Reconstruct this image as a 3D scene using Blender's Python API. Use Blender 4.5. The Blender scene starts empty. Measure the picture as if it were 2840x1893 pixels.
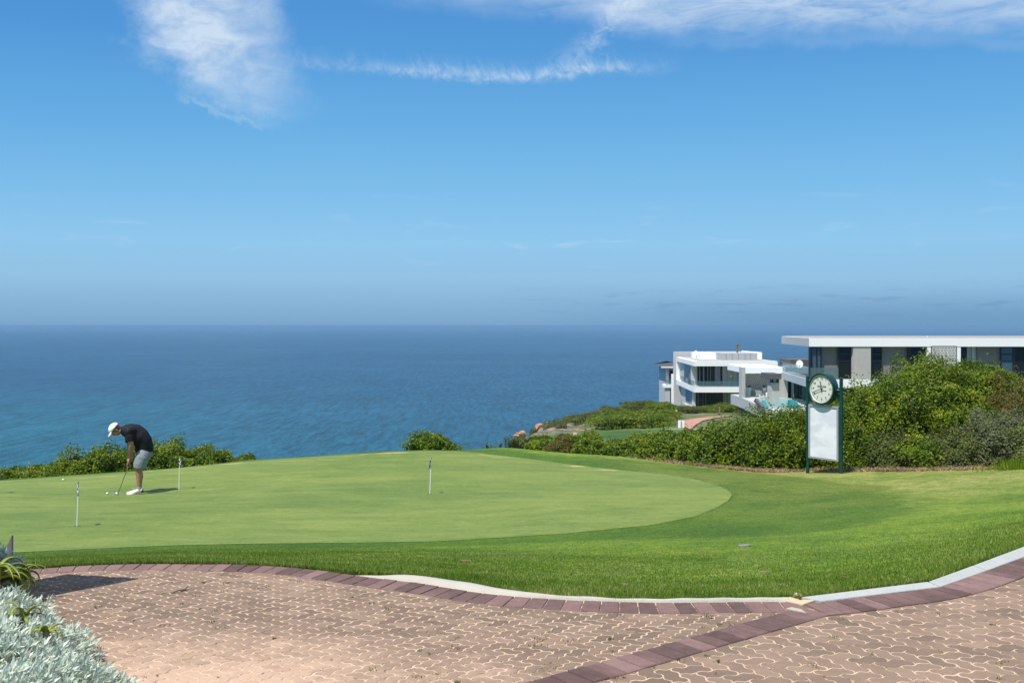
import bpy, bmesh, math, random
import numpy as np
from mathutils import Vector, Matrix
random.seed(7); rng = np.random.default_rng(7)
scene = bpy.context.scene
COL = scene.collection
# ---------------------------------------------------------------- camera, world, sun, exposure
F = 2800.0; CX = 1420.0; HY = 903.0; EYE = 1.6        # focal length and horizon in photo pixels, eye height in metres
cam = bpy.data.cameras.new('camera'); camo = bpy.data.objects.new('camera', cam); COL.objects.link(camo)
cam.sensor_width = 36; cam.lens = 36 * F / 2840; cam.shift_y = -(946.5 - HY) / 2840
cam.clip_start = 0.1; cam.clip_end = 200000
camo.location = (0, 0, EYE); camo.rotation_euler = (math.radians(90), 0, 0)
scene.camera = camo
SUN_EL = math.radians(62); SUN_AZ = math.radians(223)   # azimuth of the sun, clockwise from +Y (ahead)
sun = bpy.data.lights.new('sun', 'SUN'); sun.energy = 4.4; sun.angle = math.radians(0.53); sun.color = (1.0, 0.95, 0.88)
suno = bpy.data.objects.new('sun', sun); COL.objects.link(suno)
sd = Vector((math.sin(SUN_AZ) * math.cos(SUN_EL), math.cos(SUN_AZ) * math.cos(SUN_EL), math.sin(SUN_EL)))
suno.rotation_euler = sd.to_track_quat('Z', 'Y').to_euler(); suno.location = (0, 0, 60)
scene.view_settings.view_transform = 'Standard'; scene.view_settings.look = 'None'
EXPO = 0.45
scene.view_settings.exposure = EXPO; scene.view_settings.gamma = 1.0
scene.render.engine = 'CYCLES'
scene.cycles.max_bounces = 6; scene.cycles.transparent_max_bounces = 12; scene.cycles.volume_bounces = 1
scene.cycles.caustics_reflective = False; scene.cycles.caustics_refractive = False

class E:                                                # small algebra over shader math nodes
    nt = None
    def __init__(s, sock): s.s = sock
    @staticmethod
    def op(kind, *a, clamp=False):
        n = E.nt.nodes.new('ShaderNodeMath'); n.operation = kind; n.use_clamp = clamp
        for i, v in enumerate(a):
            if isinstance(v, E): E.nt.links.new(v.s, n.inputs[i])
            else: n.inputs[i].default_value = v
        return E(n.outputs[0])
    def __add__(s, o): return E.op('ADD', s, o)
    __radd__ = __add__
    def __sub__(s, o): return E.op('SUBTRACT', s, o)
    def __rsub__(s, o): return E.op('SUBTRACT', o, s)
    def __mul__(s, o): return E.op('MULTIPLY', s, o)
    __rmul__ = __mul__
    def __truediv__(s, o): return E.op('DIVIDE', s, o)
    def clamp(s): return E.op('ADD', s, 0.0, clamp=True)
def ss(x, a, b, lo=0.0, hi=1.0):                        # smooth step from a to b
    n = E.nt.nodes.new('ShaderNodeMapRange'); n.interpolation_type = 'SMOOTHSTEP'
    E.nt.links.new(x.s, n.inputs[0])
    for i, v in zip((1, 2, 3, 4), (a, b, lo, hi)):
        if isinstance(v, E): E.nt.links.new(v.s, n.inputs[i])
        else: n.inputs[i].default_value = v
    return E(n.outputs[0])
def curve(x, pts):                                      # piecewise smooth y(x); returns real units
    x0, x1 = pts[0][0], pts[-1][0]; ys = [p[1] for p in pts]; y0, y1 = min(ys), max(ys)
    if y1 - y0 < 1e-6: y1 = y0 + 1
    n = E.nt.nodes.new('ShaderNodeFloatCurve'); c = n.mapping.curves[0]
    t = (x - x0) / (x1 - x0); E.nt.links.new(t.clamp().s, n.inputs['Value'])
    P = [((p[0] - x0) / (x1 - x0), (p[1] - y0) / (y1 - y0)) for p in pts]
    c.points[0].location = P[0]; c.points[1].location = P[-1]
    for p in P[1:-1]: c.points.new(*p)
    n.mapping.update()
    return E(n.outputs[0]) * (y1 - y0) + y0
def comb(x, y, z):
    n = E.nt.nodes.new('ShaderNodeCombineXYZ')
    for i, v in enumerate((x, y, z)):
        if isinstance(v, E): E.nt.links.new(v.s, n.inputs[i])
        else: n.inputs[i].default_value = v
    return E(n.outputs[0])
def noise(vec, scale, detail=4, rough=0.55, dist=0.0):
    n = E.nt.nodes.new('ShaderNodeTexNoise'); n.inputs['Scale'].default_value = scale
    n.inputs['Detail'].default_value = detail; n.inputs['Roughness'].default_value = rough; n.inputs['Distortion'].default_value = dist
    if vec is not None: E.nt.links.new(vec.s, n.inputs['Vector'])
    return E(n.outputs['Fac'])
def sep(vec):
    n = E.nt.nodes.new('ShaderNodeSeparateXYZ'); E.nt.links.new(vec.s, n.inputs[0]); return [E(o) for o in n.outputs]
def ramp(x, stops, interp='LINEAR'):
    n = E.nt.nodes.new('ShaderNodeValToRGB'); n.color_ramp.interpolation = interp; cr = n.color_ramp
    E.nt.links.new(x.s, n.inputs[0])
    while len(cr.elements) < len(stops): cr.elements.new(0.5)
    for e, (p, c) in zip(cr.elements, stops): e.position = p; e.color = (*c, 1) if len(c) == 3 else c
    return E(n.outputs[0])
def mixc(f, a, b, mode='MIX'):
    n = E.nt.nodes.new('ShaderNodeMix'); n.data_type = 'RGBA'; n.blend_type = mode
    for i, v in ((0, f), (6, a), (7, b)):
        if isinstance(v, E): E.nt.links.new(v.s, n.inputs[i])
        elif isinstance(v, tuple): n.inputs[i].default_value = (*v, 1)
        else: n.inputs[i].default_value = v
    return E(n.outputs[2])
def srgb(r, g, b):
    f = lambda c: (c / 255 / 12.92) if c <= 10 else ((c / 255 + 0.055) / 1.055) ** 2.4
    return (f(r), f(g), f(b))

# sky: Nishita, with the sea air towards the horizon and high thin cirrus, all by direction in the sky
world = bpy.data.worlds.new('World'); scene.world = world; world.use_nodes = True
nt = world.node_tree; nt.nodes.clear(); E.nt = nt
out = nt.nodes.new('ShaderNodeOutputWorld'); bg = nt.nodes.new('ShaderNodeBackground'); nt.links.new(bg.outputs[0], out.inputs[0])
sky = nt.nodes.new('ShaderNodeTexSky'); sky.sky_type = 'NISHITA'; sky.sun_disc = False
sky.sun_elevation = SUN_EL; sky.sun_rotation = SUN_AZ; sky.air_density = 1.0; sky.dust_density = 0.4; sky.ozone_density = 2.5
SKY_S = 0.11
bg.inputs['Strength'].default_value = SKY_S
tc = nt.nodes.new('ShaderNodeTexCoord'); dirv = E(tc.outputs['Generated'])
dx, dy, dz = sep(dirv)
hyp = E.op('SQRT', dx * dx + dy * dy)
az = E.op('ARCTAN2', dx, dy) * 57.29578                # degrees to the right of ahead
el = E.op('ARCTAN2', dz, hyp) * 57.29578
def A(px): return math.degrees(math.atan((px - CX) / F))
def L(px, py): return math.degrees(math.atan((HY - py) / math.hypot(F, px - CX)))
K = 1.0 / (SKY_S * 2 ** EXPO)
def kc(r, g, b): return tuple(c * K for c in srgb(r, g, b))
air = ramp(el / 24.0, [(0.0, kc(124, 167, 204)), (1.2 / 24, kc(136, 180, 216)), (2.6 / 24, kc(147, 194, 228)), (4.6 / 24, kc(145, 200, 237)),
                       (7.5 / 24, kc(127, 190, 235)), (11 / 24, kc(107, 176, 229)), (15.5 / 24, kc(86, 155, 218)), (1.0, kc(60, 125, 200))])
air = mixc(ss(el, 2.0, 12.0) * ss(az, -27.0, -8.0, 1.0, 0.0) * 0.35, air, mixc(1.0, air, (0.72, 0.86, 0.95), 'MULTIPLY'))
w = ss(el, 18.0, 40.0)
base = mixc(w, air, E(sky.outputs[0]))
# cirrus
n1 = noise(comb(az * 0.5, el * 0.5, 3.1), 0.9, 5, 0.6); n2 = noise(comb(az * 0.55 + el * 0.25, el * 1.1 - az * 0.15, 8.3), 0.75, 8, 0.62, 0.5); n3 = noise(comb(az * 1.4, el * 1.6, 1.7), 1.1, 8, 0.68, 0.8)
wx = az + (n1 - 0.5) * 3.4; wy = el + (n1 - 0.5) * 2.2 + (n3 - 0.5) * 1.1
def cv(lst): return [(A(a), L(a, b)) for a, b in lst]
lowA = curve(wx, cv([(200, -300), (270, -60), (350, 90), (440, 195), (560, 285), (680, 325), (800, 345), (900, 350)]))
c1 = ss(wy - lowA, -0.6, 3.2) * ss(wx, A(150), A(440)) * ss(wx + (wy - L(760, 150)) * 0.22, A(660), A(870), 1.0, 0.0)
core = ss(E.op('SQRT', (wx - A(500)) * (wx - A(500)) * 0.13 + (wy - L(520, 110)) * (wy - L(520, 110)) * 0.10), 0.0, 1.7, 1.0, 0.0)
c1 = c1 * (0.40 + 0.62 * core) * ss(n2, 0.22, 0.72, 0.35, 1.15)
rim = ss(E.op('ABSOLUTE', wy - lowA + 0.05), 0.0, 0.35, 0.22, 0.0) * ss(wx, A(470), A(560)) * ss(wx, A(700), A(800), 1.0, 0.0)
c1 = c1 + rim + ss(wy - lowA, -0.1, 0.9) * ss(wx, A(430), A(620)) * ss(wx + (wy - L(760, 150)) * 0.22, A(690), A(880), 1.0, 0.0) * (0.04 + 0.30 * n2)
mid = curve(az, cv([(700, 140), (800, 162), (950, 182), (1100, 192), (1250, 206), (1400, 214), (1550, 205), (1700, 190), (1900, 186)]))
off = el - mid + (n3 - 0.5) * 0.55 + (n1 - 0.5) * 0.5
spike = noise(comb(az * 1.5 + el * 0.5, el * 0.7, 5.0), 1.3, 8, 0.7, 1.0)
up = ss(off, 0.0, 1.15, 1.0, 0.0) * ss(off, -0.35, 0.05)
c2 = ss(off, -0.05, 0.60, 1.0, 0.0) * ss(off, -0.55, 0.1) * 0.40 * ss(n3, 0.30, 0.68, 0.15, 1.2) + up * ss(spike, 0.38, 0.75) * 0.38
c2 = c2 * curve(az, [(A(700), 0), (A(800), .35), (A(1000), .5), (A(1200), .9), (A(1400), 1.0), (A(1650), 1.0), (A(1760), .5), (A(1900), 0.0)]) * (0.5 + n2)
lowC = curve(az, cv([(700, -30), (1000, 15), (1200, 45), (1400, 66), (1600, 80), (1800, 118), (2000, 125), (2300, 118), (2600, 125), (2900, 130)])) + (n1 - 0.5) * 1.4
st_ = noise(comb(az * 0.22 + el * 0.12, el * 0.9 - az * 0.05, 2.0), 1.0, 9, 0.62, 0.7)
c3 = ss(el - lowC, -0.15, 1.9) * ss(st_, 0.22, 0.66, 0.15, 1.0) * curve(az, [(A(800), 0.15), (A(1300), .6), (A(1600), .85), (A(2000), 1.1), (A(2400), .95), (A(2900), .85)])
c3 = c3 + ss(E.op('ABSOLUTE', el - lowC - 0.1), 0.0, 0.45, 0.22, 0.0) * ss(az, A(1700), A(2000)) * n2
dv = E.op('ABSOLUTE', (el - L(1600, 150)) * 1.0 - (az - A(1600)) * 0.9 + (n3 - 0.5) * 2.2 + (n1 - 0.5) * 2.0)
c4 = ss(dv, 0.0, 1.7, 0.42, 0.0) * ss(az, A(1440), A(1560)) * ss(az, A(1720), A(1860), 1.0, 0.0) * ss(el, L(1600, 215), L(1600, 150)) * ss(n3, 0.3, 0.7)
wisp = ss(noise(comb(az * 0.35, el * 1.8, 12.0), 0.9, 6, 0.6, 0.6), 0.56, 0.80) * 0.30 * ss(el, 2.8, 4.2) * ss(el, 5.0, 8.5, 1.0, 0.0)
veil = ss(noise(comb(az * 0.15, el * 0.35, 4.0), 1.0, 5, 0.6), 0.5, 0.8) * 0.4 * ss(el, 16.5, 24.0)
cl = (c1 + c2 + c3 * 0.8 + c4 + wisp + veil).clamp() * ss(el, 60.0, 85.0, 1.0, 0.2)
colr = mixc(cl * 0.86, base, kc(214, 230, 246))
lowcl = ss(noise(comb(az * 0.42, el * 3.0, 21.0), 1.0, 6, 0.62), 0.52, 0.66) * ss(el, 0.3, 0.9) * ss(el, 1.5, 2.7, 1.0, 0.0) * ss(az, A(1200), A(1900)) * 0.32
bank = ss(el, 0.2, 2.3, 1.0, 0.0) * ss(az, A(1300), A(2300)) * 0.45
colr = mixc(lowcl, colr, kc(104, 142, 186)); colr = mixc(bank, colr, kc(98, 140, 180))
nt.links.new(colr.s, bg.inputs[0])

# ---------------------------------------------------------------- helpers
def tag(o, label=None, cat=None, group=None, kind=None):
    if label: o['label'] = label
    if cat: o['category'] = cat
    if group: o['group'] = group
    if kind: o['kind'] = kind
    return o
def empty(name, loc, rz=0.0, **k):
    o = bpy.data.objects.new(name, None); COL.objects.link(o); o.location = loc; o.rotation_euler = (0, 0, rz)
    o.empty_display_size = 0.2
    tag(o, **k); return o
def link(name, me, mat, parent=None, smooth=False, **k):
    o = bpy.data.objects.new(name, me); COL.objects.link(o); o.parent = parent
    me.name = name
    if mat: me.materials.append(mat)
    if smooth: me.polygons.foreach_set('use_smooth', [True] * len(me.polygons))
    tag(o, **k); return o
def pydata(v, f):
    me = bpy.data.meshes.new('m'); me.from_pydata([tuple(map(float, p)) for p in v], [], f); me.update(); return me
def npmesh(V, Fq, attr=None):
    """fast mesh from arrays: V (n,3), Fq (m,k) with constant k, attr = per-face float"""
    V = np.asarray(V, np.float32); Fq = np.asarray(Fq, np.int32); k = Fq.shape[1]
    me = bpy.data.meshes.new('m'); me.vertices.add(len(V)); me.vertices.foreach_set('co', V.ravel())
    me.loops.add(Fq.size); me.loops.foreach_set('vertex_index', Fq.ravel())
    me.polygons.add(len(Fq)); me.polygons.foreach_set('loop_start', np.arange(0, Fq.size, k, dtype=np.int32))
    me.polygons.foreach_set('loop_total', np.full(len(Fq), k, np.int32))
    me.update(calc_edges=True)
    if attr is not None:
        a = me.attributes.new('v', 'FLOAT', 'FACE'); a.data.foreach_set('value', np.asarray(attr, np.float32))
    return me
class MB:
    def __init__(s, org=(0, 0, 0)): s.v = []; s.f = []; s.o = Vector(org)
    def add(s, v, f):
        n = len(s.v); s.v += [Vector(p) - s.o for p in v]; s.f += [[i + n for i in q] for q in f]; return s
    def box(s, x0, x1, y0, y1, z0, z1):
        return s.prism([(x0, y0), (x1, y0), (x1, y1), (x0, y1)], z0, z1)
    def prism(s, p, z0, z1):
        n = len(p); a = sum(p[i][0] * p[(i + 1) % n][1] - p[(i + 1) % n][0] * p[i][1] for i in range(n))
        if a < 0: p = p[::-1]
        z0 = z0 if isinstance(z0, (list, tuple)) else [z0] * n; z1 = z1 if isinstance(z1, (list, tuple)) else [z1] * n
        v = [(x, y, z0[i]) for i, (x, y) in enumerate(p)] + [(x, y, z1[i]) for i, (x, y) in enumerate(p)]
        f = [list(range(n))[::-1], list(range(n, 2 * n))] + [[i, (i + 1) % n, (i + 1) % n + n, i + n] for i in range(n)]
        return s.add(v, f)
    def bar(s, p0, p1, w, h=None, up=(0, 0, 1)):
        p0, p1 = Vector(p0), Vector(p1); d = (p1 - p0).normalized(); h = h or w
        a = d.cross(Vector(up)); a = (a if a.length > 1e-4 else Vector((1, 0, 0))).normalized(); b = a.cross(d).normalized()
        v = [p + a * sx * w / 2 + b * sy * h / 2 for p in (p0, p1) for sx, sy in ((-1, -1), (1, -1), (1, 1), (-1, 1))]
        return s.add(v, [[0, 1, 2, 3], [7, 6, 5, 4], [0, 4, 5, 1], [1, 5, 6, 2], [2, 6, 7, 3], [3, 7, 4, 0]])
    def tube(s, pts, rad, n=12, cap=True):
        pts = [Vector(p) for p in pts]; rad = rad if isinstance(rad, (list, tuple)) else [rad] * len(pts)
        v = []; f = []; prev = None
        for i, p in enumerate(pts):
            d = (pts[min(i + 1, len(pts) - 1)] - pts[max(i - 1, 0)]).normalized()
            if prev is None: a = d.orthogonal().normalized()
            else: a = (prev - d * prev.dot(d)).normalized()
            prev = a; b = d.cross(a); r = rad[i]; r = r if isinstance(r, (tuple, list)) else (r, r)
            v += [p + a * r[0] * math.cos(6.283185 * k / n) + b * r[1] * math.sin(6.283185 * k / n) for k in range(n)]
        for i in range(len(pts) - 1):
            f += [[i * n + k, i * n + (k + 1) % n, (i + 1) * n + (k + 1) % n, (i + 1) * n + k] for k in range(n)]
        if cap: f += [list(range(n))[::-1], [(len(pts) - 1) * n + k for k in range(n)]]
        return s.add(v, f)
    def lathe(s, prof, n=24, loc=(0, 0, 0), M=None, cap=True):
        loc = Vector(loc); v = []; f = []
        for r, z in prof:
            for k in range(n):
                p = Vector((r * math.cos(6.283185 * k / n), r * math.sin(6.283185 * k / n), z))
                v.append((M @ p if M else p) + loc)
        for i in range(len(prof) - 1):
            f += [[i * n + k, i * n + (k + 1) % n, (i + 1) * n + (k + 1) % n, (i + 1) * n + k] for k in range(n)]
        if cap and prof[0][0] > 1e-5: f.append(list(range(n))[::-1])
        if prof[-1][0] > 1e-5: f.append([(len(prof) - 1) * n + k for k in range(n)])
        return s.add(v, f)
    def ball(s, c, r, n=16, M=None):
        m = n // 2; r = r if isinstance(r, (tuple, list)) else (r, r, r); c = Vector(c)
        v = []; f = []
        for i in range(1, m):
            t = math.pi * i / m
            for k in range(n):
                p = Vector((r[0] * math.sin(t) * math.cos(6.283185 * k / n), r[1] * math.sin(t) * math.sin(6.283185 * k / n), r[2] * math.cos(t)))
                v.append((M @ p if M else p) + c)
        top = Vector((0, 0, r[2])); bot = Vector((0, 0, -r[2]))
        v += [(M @ top if M else top) + c, (M @ bot if M else bot) + c]; T = len(v) - 2
        for i in range(m - 2): f += [[i * n + k, (i + 1) * n + k, (i + 1) * n + (k + 1) % n, i * n + (k + 1) % n] for k in range(n)]
        f += [[T, k, (k + 1) % n] for k in range(n)] + [[T + 1, (m - 2) * n + (k + 1) % n, (m - 2) * n + k] for k in range(n)]
        return s.add(v, f)
    def build(s, name, mat, parent=None, smooth=False, bevel=0, **k):
        o = link(name, pydata(s.v, s.f), mat, parent, False, **k)
        if smooth:
            o.data.polygons.foreach_set('use_smooth', [True] * len(o.data.polygons))
            o.data.set_sharp_from_angle(angle=math.radians(38))
        if bevel:
            m = o.modifiers.new('b', 'BEVEL'); m.width = bevel; m.segments = 2; m.limit_method = 'ANGLE'
        return o

def mat(name, col=None, rough=0.6, spec=0.5, metal=0.0, build=None, **k):
    m = bpy.data.materials.new(name); m.use_nodes = True; nt = m.node_tree; E.nt = nt
    b = nt.nodes['Principled BSDF']; b.inputs['Roughness'].default_value = rough; b.inputs['Metallic'].default_value = metal
    b.inputs['Specular IOR Level'].default_value = spec
    if col: b.inputs['Base Color'].default_value = (*col, 1)
    if build: build(nt, b)
    return m
def obj_co():
    n = E.nt.nodes.new('ShaderNodeTexCoord'); return E(n.outputs['Object'])
def geo_pos():
    n = E.nt.nodes.new('ShaderNodeNewGeometry'); return E(n.outputs['Position'])
def attr(name):
    n = E.nt.nodes.new('ShaderNodeAttribute'); n.attribute_name = name; return E(n.outputs['Fac'])
def setc(b, c): E.nt.links.new(c.s, b.inputs['Base Color'])
def bump(b, h, strength=0.3, dist=0.02):
    n = E.nt.nodes.new('ShaderNodeBump'); n.inputs['Strength'].default_value = strength; n.inputs['Distance'].default_value = dist
    E.nt.links.new(h.s, n.inputs['Height']); E.nt.links.new(n.outputs[0], b.inputs['Normal'])

# ---------------------------------------------------------------- materials
def m_paint(name, col, var=0.06, rough=0.6, scale=3.0, bmp=0.1):
    def f(nt, b):
        p = geo_pos(); n = noise(p, scale, 5, 0.6); n2 = noise(p, scale * 9, 3)
        x, y, z = sep(p); st = noise(comb(x * 3.0, y * 3.0, z * 0.25), 1.5, 4)
        k = 1 - var * 2 + (n * 1.5 + n2 * 0.8 + st * 1.7) * var
        setc(b, mixc(1.0, col, comb(k, k, k), 'MULTIPLY')); bump(b, n2, bmp, 0.01)
    return mat(name, rough=rough, build=f)
WHITE = m_paint('white_render', (0.88, 0.88, 0.87), 0.02)
SHADE_PLASTER = m_paint('shade_grey_plaster', (0.43, 0.445, 0.47), 0.10)  # streaked plaster; shade of the left-facing walls is put into its grey
CONC = m_paint('raw_concrete', (0.42, 0.41, 0.38), 0.16, 0.75, 2.0)
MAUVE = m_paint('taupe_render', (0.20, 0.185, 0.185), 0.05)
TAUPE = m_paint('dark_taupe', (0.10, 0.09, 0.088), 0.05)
LGREY = m_paint('light_grey_wall', (0.48, 0.49, 0.49), 0.05)
PANEL = m_paint('grey_panel', (0.40, 0.41, 0.41), 0.05)
PAVE = m_paint('terrace_tile', (0.50, 0.50, 0.48), 0.10)
GRAVEL = m_paint('roof_gravel', (0.36, 0.36, 0.35), 0.25, 0.9, 12.0)
ROOFG = m_paint('roof_membrane', (0.30, 0.28, 0.27), 0.10, 0.8)
BLACK = mat('black_frame', (0.012, 0.013, 0.016), 0.35)
def f_glass(nt, b):
    pass
DGLASS = mat('dark_glass', (0.010, 0.014, 0.018), 0.06, 0.35)
CURT = mat('curtain', (0.22, 0.26, 0.32), 0.7)
def clear(name, col, a):
    m = bpy.data.materials.new(name); m.use_nodes = True; nt = m.node_tree; nt.nodes.clear()
    o = nt.nodes.new('ShaderNodeOutputMaterial'); t = nt.nodes.new('ShaderNodeBsdfTransparent'); g = nt.nodes.new('ShaderNodeBsdfPrincipled')
    t.inputs[0].default_value = (*[min(1, 0.55 + c) for c in col], 1); g.inputs['Base Color'].default_value = (*col, 1); g.inputs['Roughness'].default_value = 0.05
    x = nt.nodes.new('ShaderNodeMixShader'); x.inputs[0].default_value = a
    nt.links.new(t.outputs[0], x.inputs[1]); nt.links.new(g.outputs[0], x.inputs[2]); nt.links.new(x.outputs[0], o.inputs[0]); return m
BGLASS = clear('balustrade_glass', (0.20, 0.30, 0.31), 0.26)
BRONZE = mat('bronze', (0.25, 0.16, 0.09), 0.5, 0.5, 0.4)
WPLAST = m_paint('white_plastic', (0.75, 0.76, 0.77), 0.03, 0.4)
WFRAME = mat('silver_frame', (0.42, 0.44, 0.47), 0.4, 0.5, 0.5)
GREENP = mat('green_enamel', build=lambda nt, b: (setc(b, ramp(noise(obj_co(), 6.0, 5), [(0.3, (0.0015, 0.030, 0.026)), (0.7, (0.004, 0.055, 0.045))])), bump(b, noise(obj_co(), 40.0, 2), 0.05, 0.003)), rough=0.28)
DIAL = m_paint('dial_cream', (0.60, 0.62, 0.55), 0.02, 0.5)
INK = mat('dial_ink', (0.02, 0.02, 0.022), 0.5)
POSTER = mat('blank_poster', rough=0.45, build=lambda nt, b: (lambda p: setc(b, ramp(noise(comb(p[0] * 1.5, p[1] * 1.5, p[2] * 3.5), 1.1, 3, 0.5, 0.8), [(0.40, (0.60, 0.62, 0.68)), (0.60, (0.72, 0.74, 0.78))])))(sep(obj_co())))
def f_pool(nt, b):
    bump(b, noise(obj_co(), 2.5, 2), 0.15, 0.05)
POOL = mat('pool_water', (0.05, 0.46, 0.55), 0.05, 0.6, build=f_pool)
def f_screen(nt, b):
    x, y, z = sep(geo_pos())
    br = nt.nodes.new('ShaderNodeTexBrick'); nt.links.new(comb(z * 1.0, x * 1.0, 0.0).s, br.inputs['Vector'])
    br.inputs['Color1'].default_value = (0.74, 0.73, 0.70, 1); br.inputs['Color2'].default_value = (0.62, 0.61, 0.58, 1); br.inputs['Mortar'].default_value = (0.05, 0.05, 0.05, 1)
    br.inputs['Scale'].default_value = 1.0; br.inputs['Brick Width'].default_value = 0.42; br.inputs['Row Height'].default_value = 0.11; br.inputs['Mortar Size'].default_value = 0.019
    setc(b, E(br.outputs[0])); bump(b, E(br.outputs[1]) * -1.0, 0.3, 0.02)
SCREEN = mat('slatted_screen', rough=0.7, build=f_screen)
def f_leaf(stops, tr=0.25, rough=0.45, gl=0.35):
    def f(nt, b):
        v = attr('v'); n = noise(geo_pos(), 1.3, 3)
        setc(b, ramp((v * 0.75 + (n - 0.5) * 0.9 + 0.12).clamp(), stops)); b.inputs['Roughness'].default_value = rough
        b.inputs['Specular IOR Level'].default_value = gl
        t = nt.nodes.new('ShaderNodeBsdfTranslucent'); nt.links.new(b.inputs['Base Color'].links[0].from_socket, t.inputs[0])
        m = nt.nodes.new('ShaderNodeMixShader'); m.inputs[0].default_value = tr
        o = nt.nodes['Material Output']; nt.links.new(b.outputs[0], m.inputs[1]); nt.links.new(t.outputs[0], m.inputs[2]); nt.links.new(m.outputs[0], o.inputs[0])
    return f
LEAF = mat('glossy_leaf', build=f_leaf([(0.0, (0.026, 0.065, 0.004)), (0.38, (0.080, 0.148, 0.006)), (0.72, (0.205, 0.275, 0.009)), (0.93, (0.38, 0.39, 0.02)), (1.0, (0.34, 0.17, 0.06))]))
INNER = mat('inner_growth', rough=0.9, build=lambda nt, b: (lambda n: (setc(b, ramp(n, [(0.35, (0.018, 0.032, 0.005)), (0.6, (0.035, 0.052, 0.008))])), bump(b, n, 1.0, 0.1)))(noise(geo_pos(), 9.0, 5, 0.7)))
LEAFO = mat('olive_leaf', build=f_leaf([(0.0, (0.05, 0.075, 0.018)), (0.4, (0.10, 0.14, 0.03)), (0.75, (0.17, 0.20, 0.05)), (1.0, (0.30, 0.26, 0.13))], rough=0.55, gl=0.3))
LEAFB = mat('bronze_leaf', build=f_leaf([(0.0, (0.05, 0.055, 0.010)), (0.4, (0.12, 0.12, 0.015)), (0.75, (0.20, 0.15, 0.02)), (1.0, (0.28, 0.13, 0.03))], rough=0.45, gl=0.4))
LEAFG = mat('grey_leaf', build=f_leaf([(0.0, (0.07, 0.095, 0.04)), (0.5, (0.15, 0.18, 0.075)), (1.0, (0.30, 0.28, 0.17))], rough=0.6, gl=0.3))
SILVER = mat('silver_leaf', build=f_leaf([(0.0, (0.34, 0.42, 0.30)), (0.35, (0.56, 0.64, 0.53)), (0.8, (0.74, 0.79, 0.70)), (1.0, (0.84, 0.86, 0.78))], 0.28, 0.55, 0.35))
ALOE = mat('aloe_leaf', rough=0.35, build=f_leaf([(0.0, (0.09, 0.14, 0.02)), (0.5, (0.22, 0.27, 0.035)), (0.85, (0.38, 0.33, 0.05)), (1.0, (0.32, 0.12, 0.04))], 0.1, 0.35))
BARK = m_paint('bark', (0.20, 0.15, 0.11), 0.2, 0.9, 10.0)
DEAD = m_paint('dry_twig', (0.22, 0.17, 0.12), 0.2, 0.9, 10.0)
# ---------------------------------------------------------------- terrain height field H(x, y)
Lpx = [(-1100, 1690), (-500, 1622), (89, 1579), (208, 1570), (357, 1564.5), (565, 1565), (700, 1567), (836, 1576), (985, 1593), (1150, 1599), (1300, 1620), (1450, 1648),
       (1550, 1661), (1700, 1669), (1850, 1670), (2000, 1668.5), (2134, 1666), (2180, 1662), (2220, 1654), (2575, 1611), (2840, 1513), (3000, 1454.5), (3436, 1293.6)]
Opx = [(-1100, 1690), (-500, 1622), (89, 1579), (208, 1570), (357, 1564.5), (565, 1565), (700, 1567), (836, 1576), (1037, 1603), (1169, 1618), (1295, 1640), (1428, 1656),
       (1500, 1660), (1663, 1669), (1828, 1673), (2134, 1669), (2230, 1672), (2275, 1671), (2609, 1630), (2840, 1547), (3000, 1487), (3436, 1322)]
near = [(-1100, 1590, 2.70), (-600, 1560, 2.75), (72, 1530, 2.85), (483, 1512, 2.86), (845, 1506, 2.87), (1207, 1501, 2.88), (1570, 1479, 2.90), (1811, 1455, 2.94), (1932, 1431, 2.98), (1992, 1407, 3.02), (2022, 1388, 3.05), (2031, 1374, 3.08)]
far = [(-1100, 1400, 3.70), (-600, 1368, 3.60), (0, 1334, 3.50), (300, 1314, 3.45), (700, 1279, 3.25), (900, 1265, 3.18), (1050, 1256, 3.13), (1180, 1251, 3.12), (1270, 1251, 3.12), (1350, 1259, 3.13), (1465, 1272, 3.17), (1656, 1297, 3.20),
       (1847, 1316, 3.18), (1930, 1330, 3.15), (2000, 1351, 3.12), (2025, 1364, 3.09), (2031, 1374, 3.08)]
ctrl = []
def cp(px, py, h): d = F * h / (py - HY); ctrl.append(((px - CX) / F * d, d, EYE - h))
def cd(px, d, h): ctrl.append(((px - CX) / F * d, d, EYE - h))
sarr = lambda t: np.array([(p[0] - CX) / F for p in t])
Ls, Ld = sarr(Lpx), np.array([F * (EYE - (0.035 if p[0] > 2200 else 0)) / (p[1] - HY) for p in Lpx])
Os, Od = sarr(Opx), np.array([F * EYE / (p[1] - HY) for p in Opx])
Ns, Nd = sarr(near), np.array([F * p[2] / (p[1] - HY) for p in near])
Fs, Fd = sarr(far), np.array([F * p[2] / (p[1] - HY) for p in far])
for px in list(range(-1100, 3437, 150)) + [2220, 2575, 2840]:
    s = (px - CX) / F; d = float(np.interp(s, Ls, Ld)); ctrl.append((s * d, d, 0.03 if px > 2200 else 0.0)); ctrl.append((s * (d - 2), d - 2, 0.0))
for p in near[:-1]: cp(*p)
for p in far: cp(*p)
for px in (-1000, -400, 100, 500, 900, 1300, 1600):
    a = np.interp(px, [q[0] for q in Lpx], [q[1] for q in Lpx]); b = np.interp(px, [q[0] for q in near], [q[1] for q in near]); hb = np.interp(px, [q[0] for q in near], [q[2] for q in near])
    for t in (0.33, 0.66): cp(px, a + (b - a) * t, 1 / ((1 - t) / 1.6 + t / hb))
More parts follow.
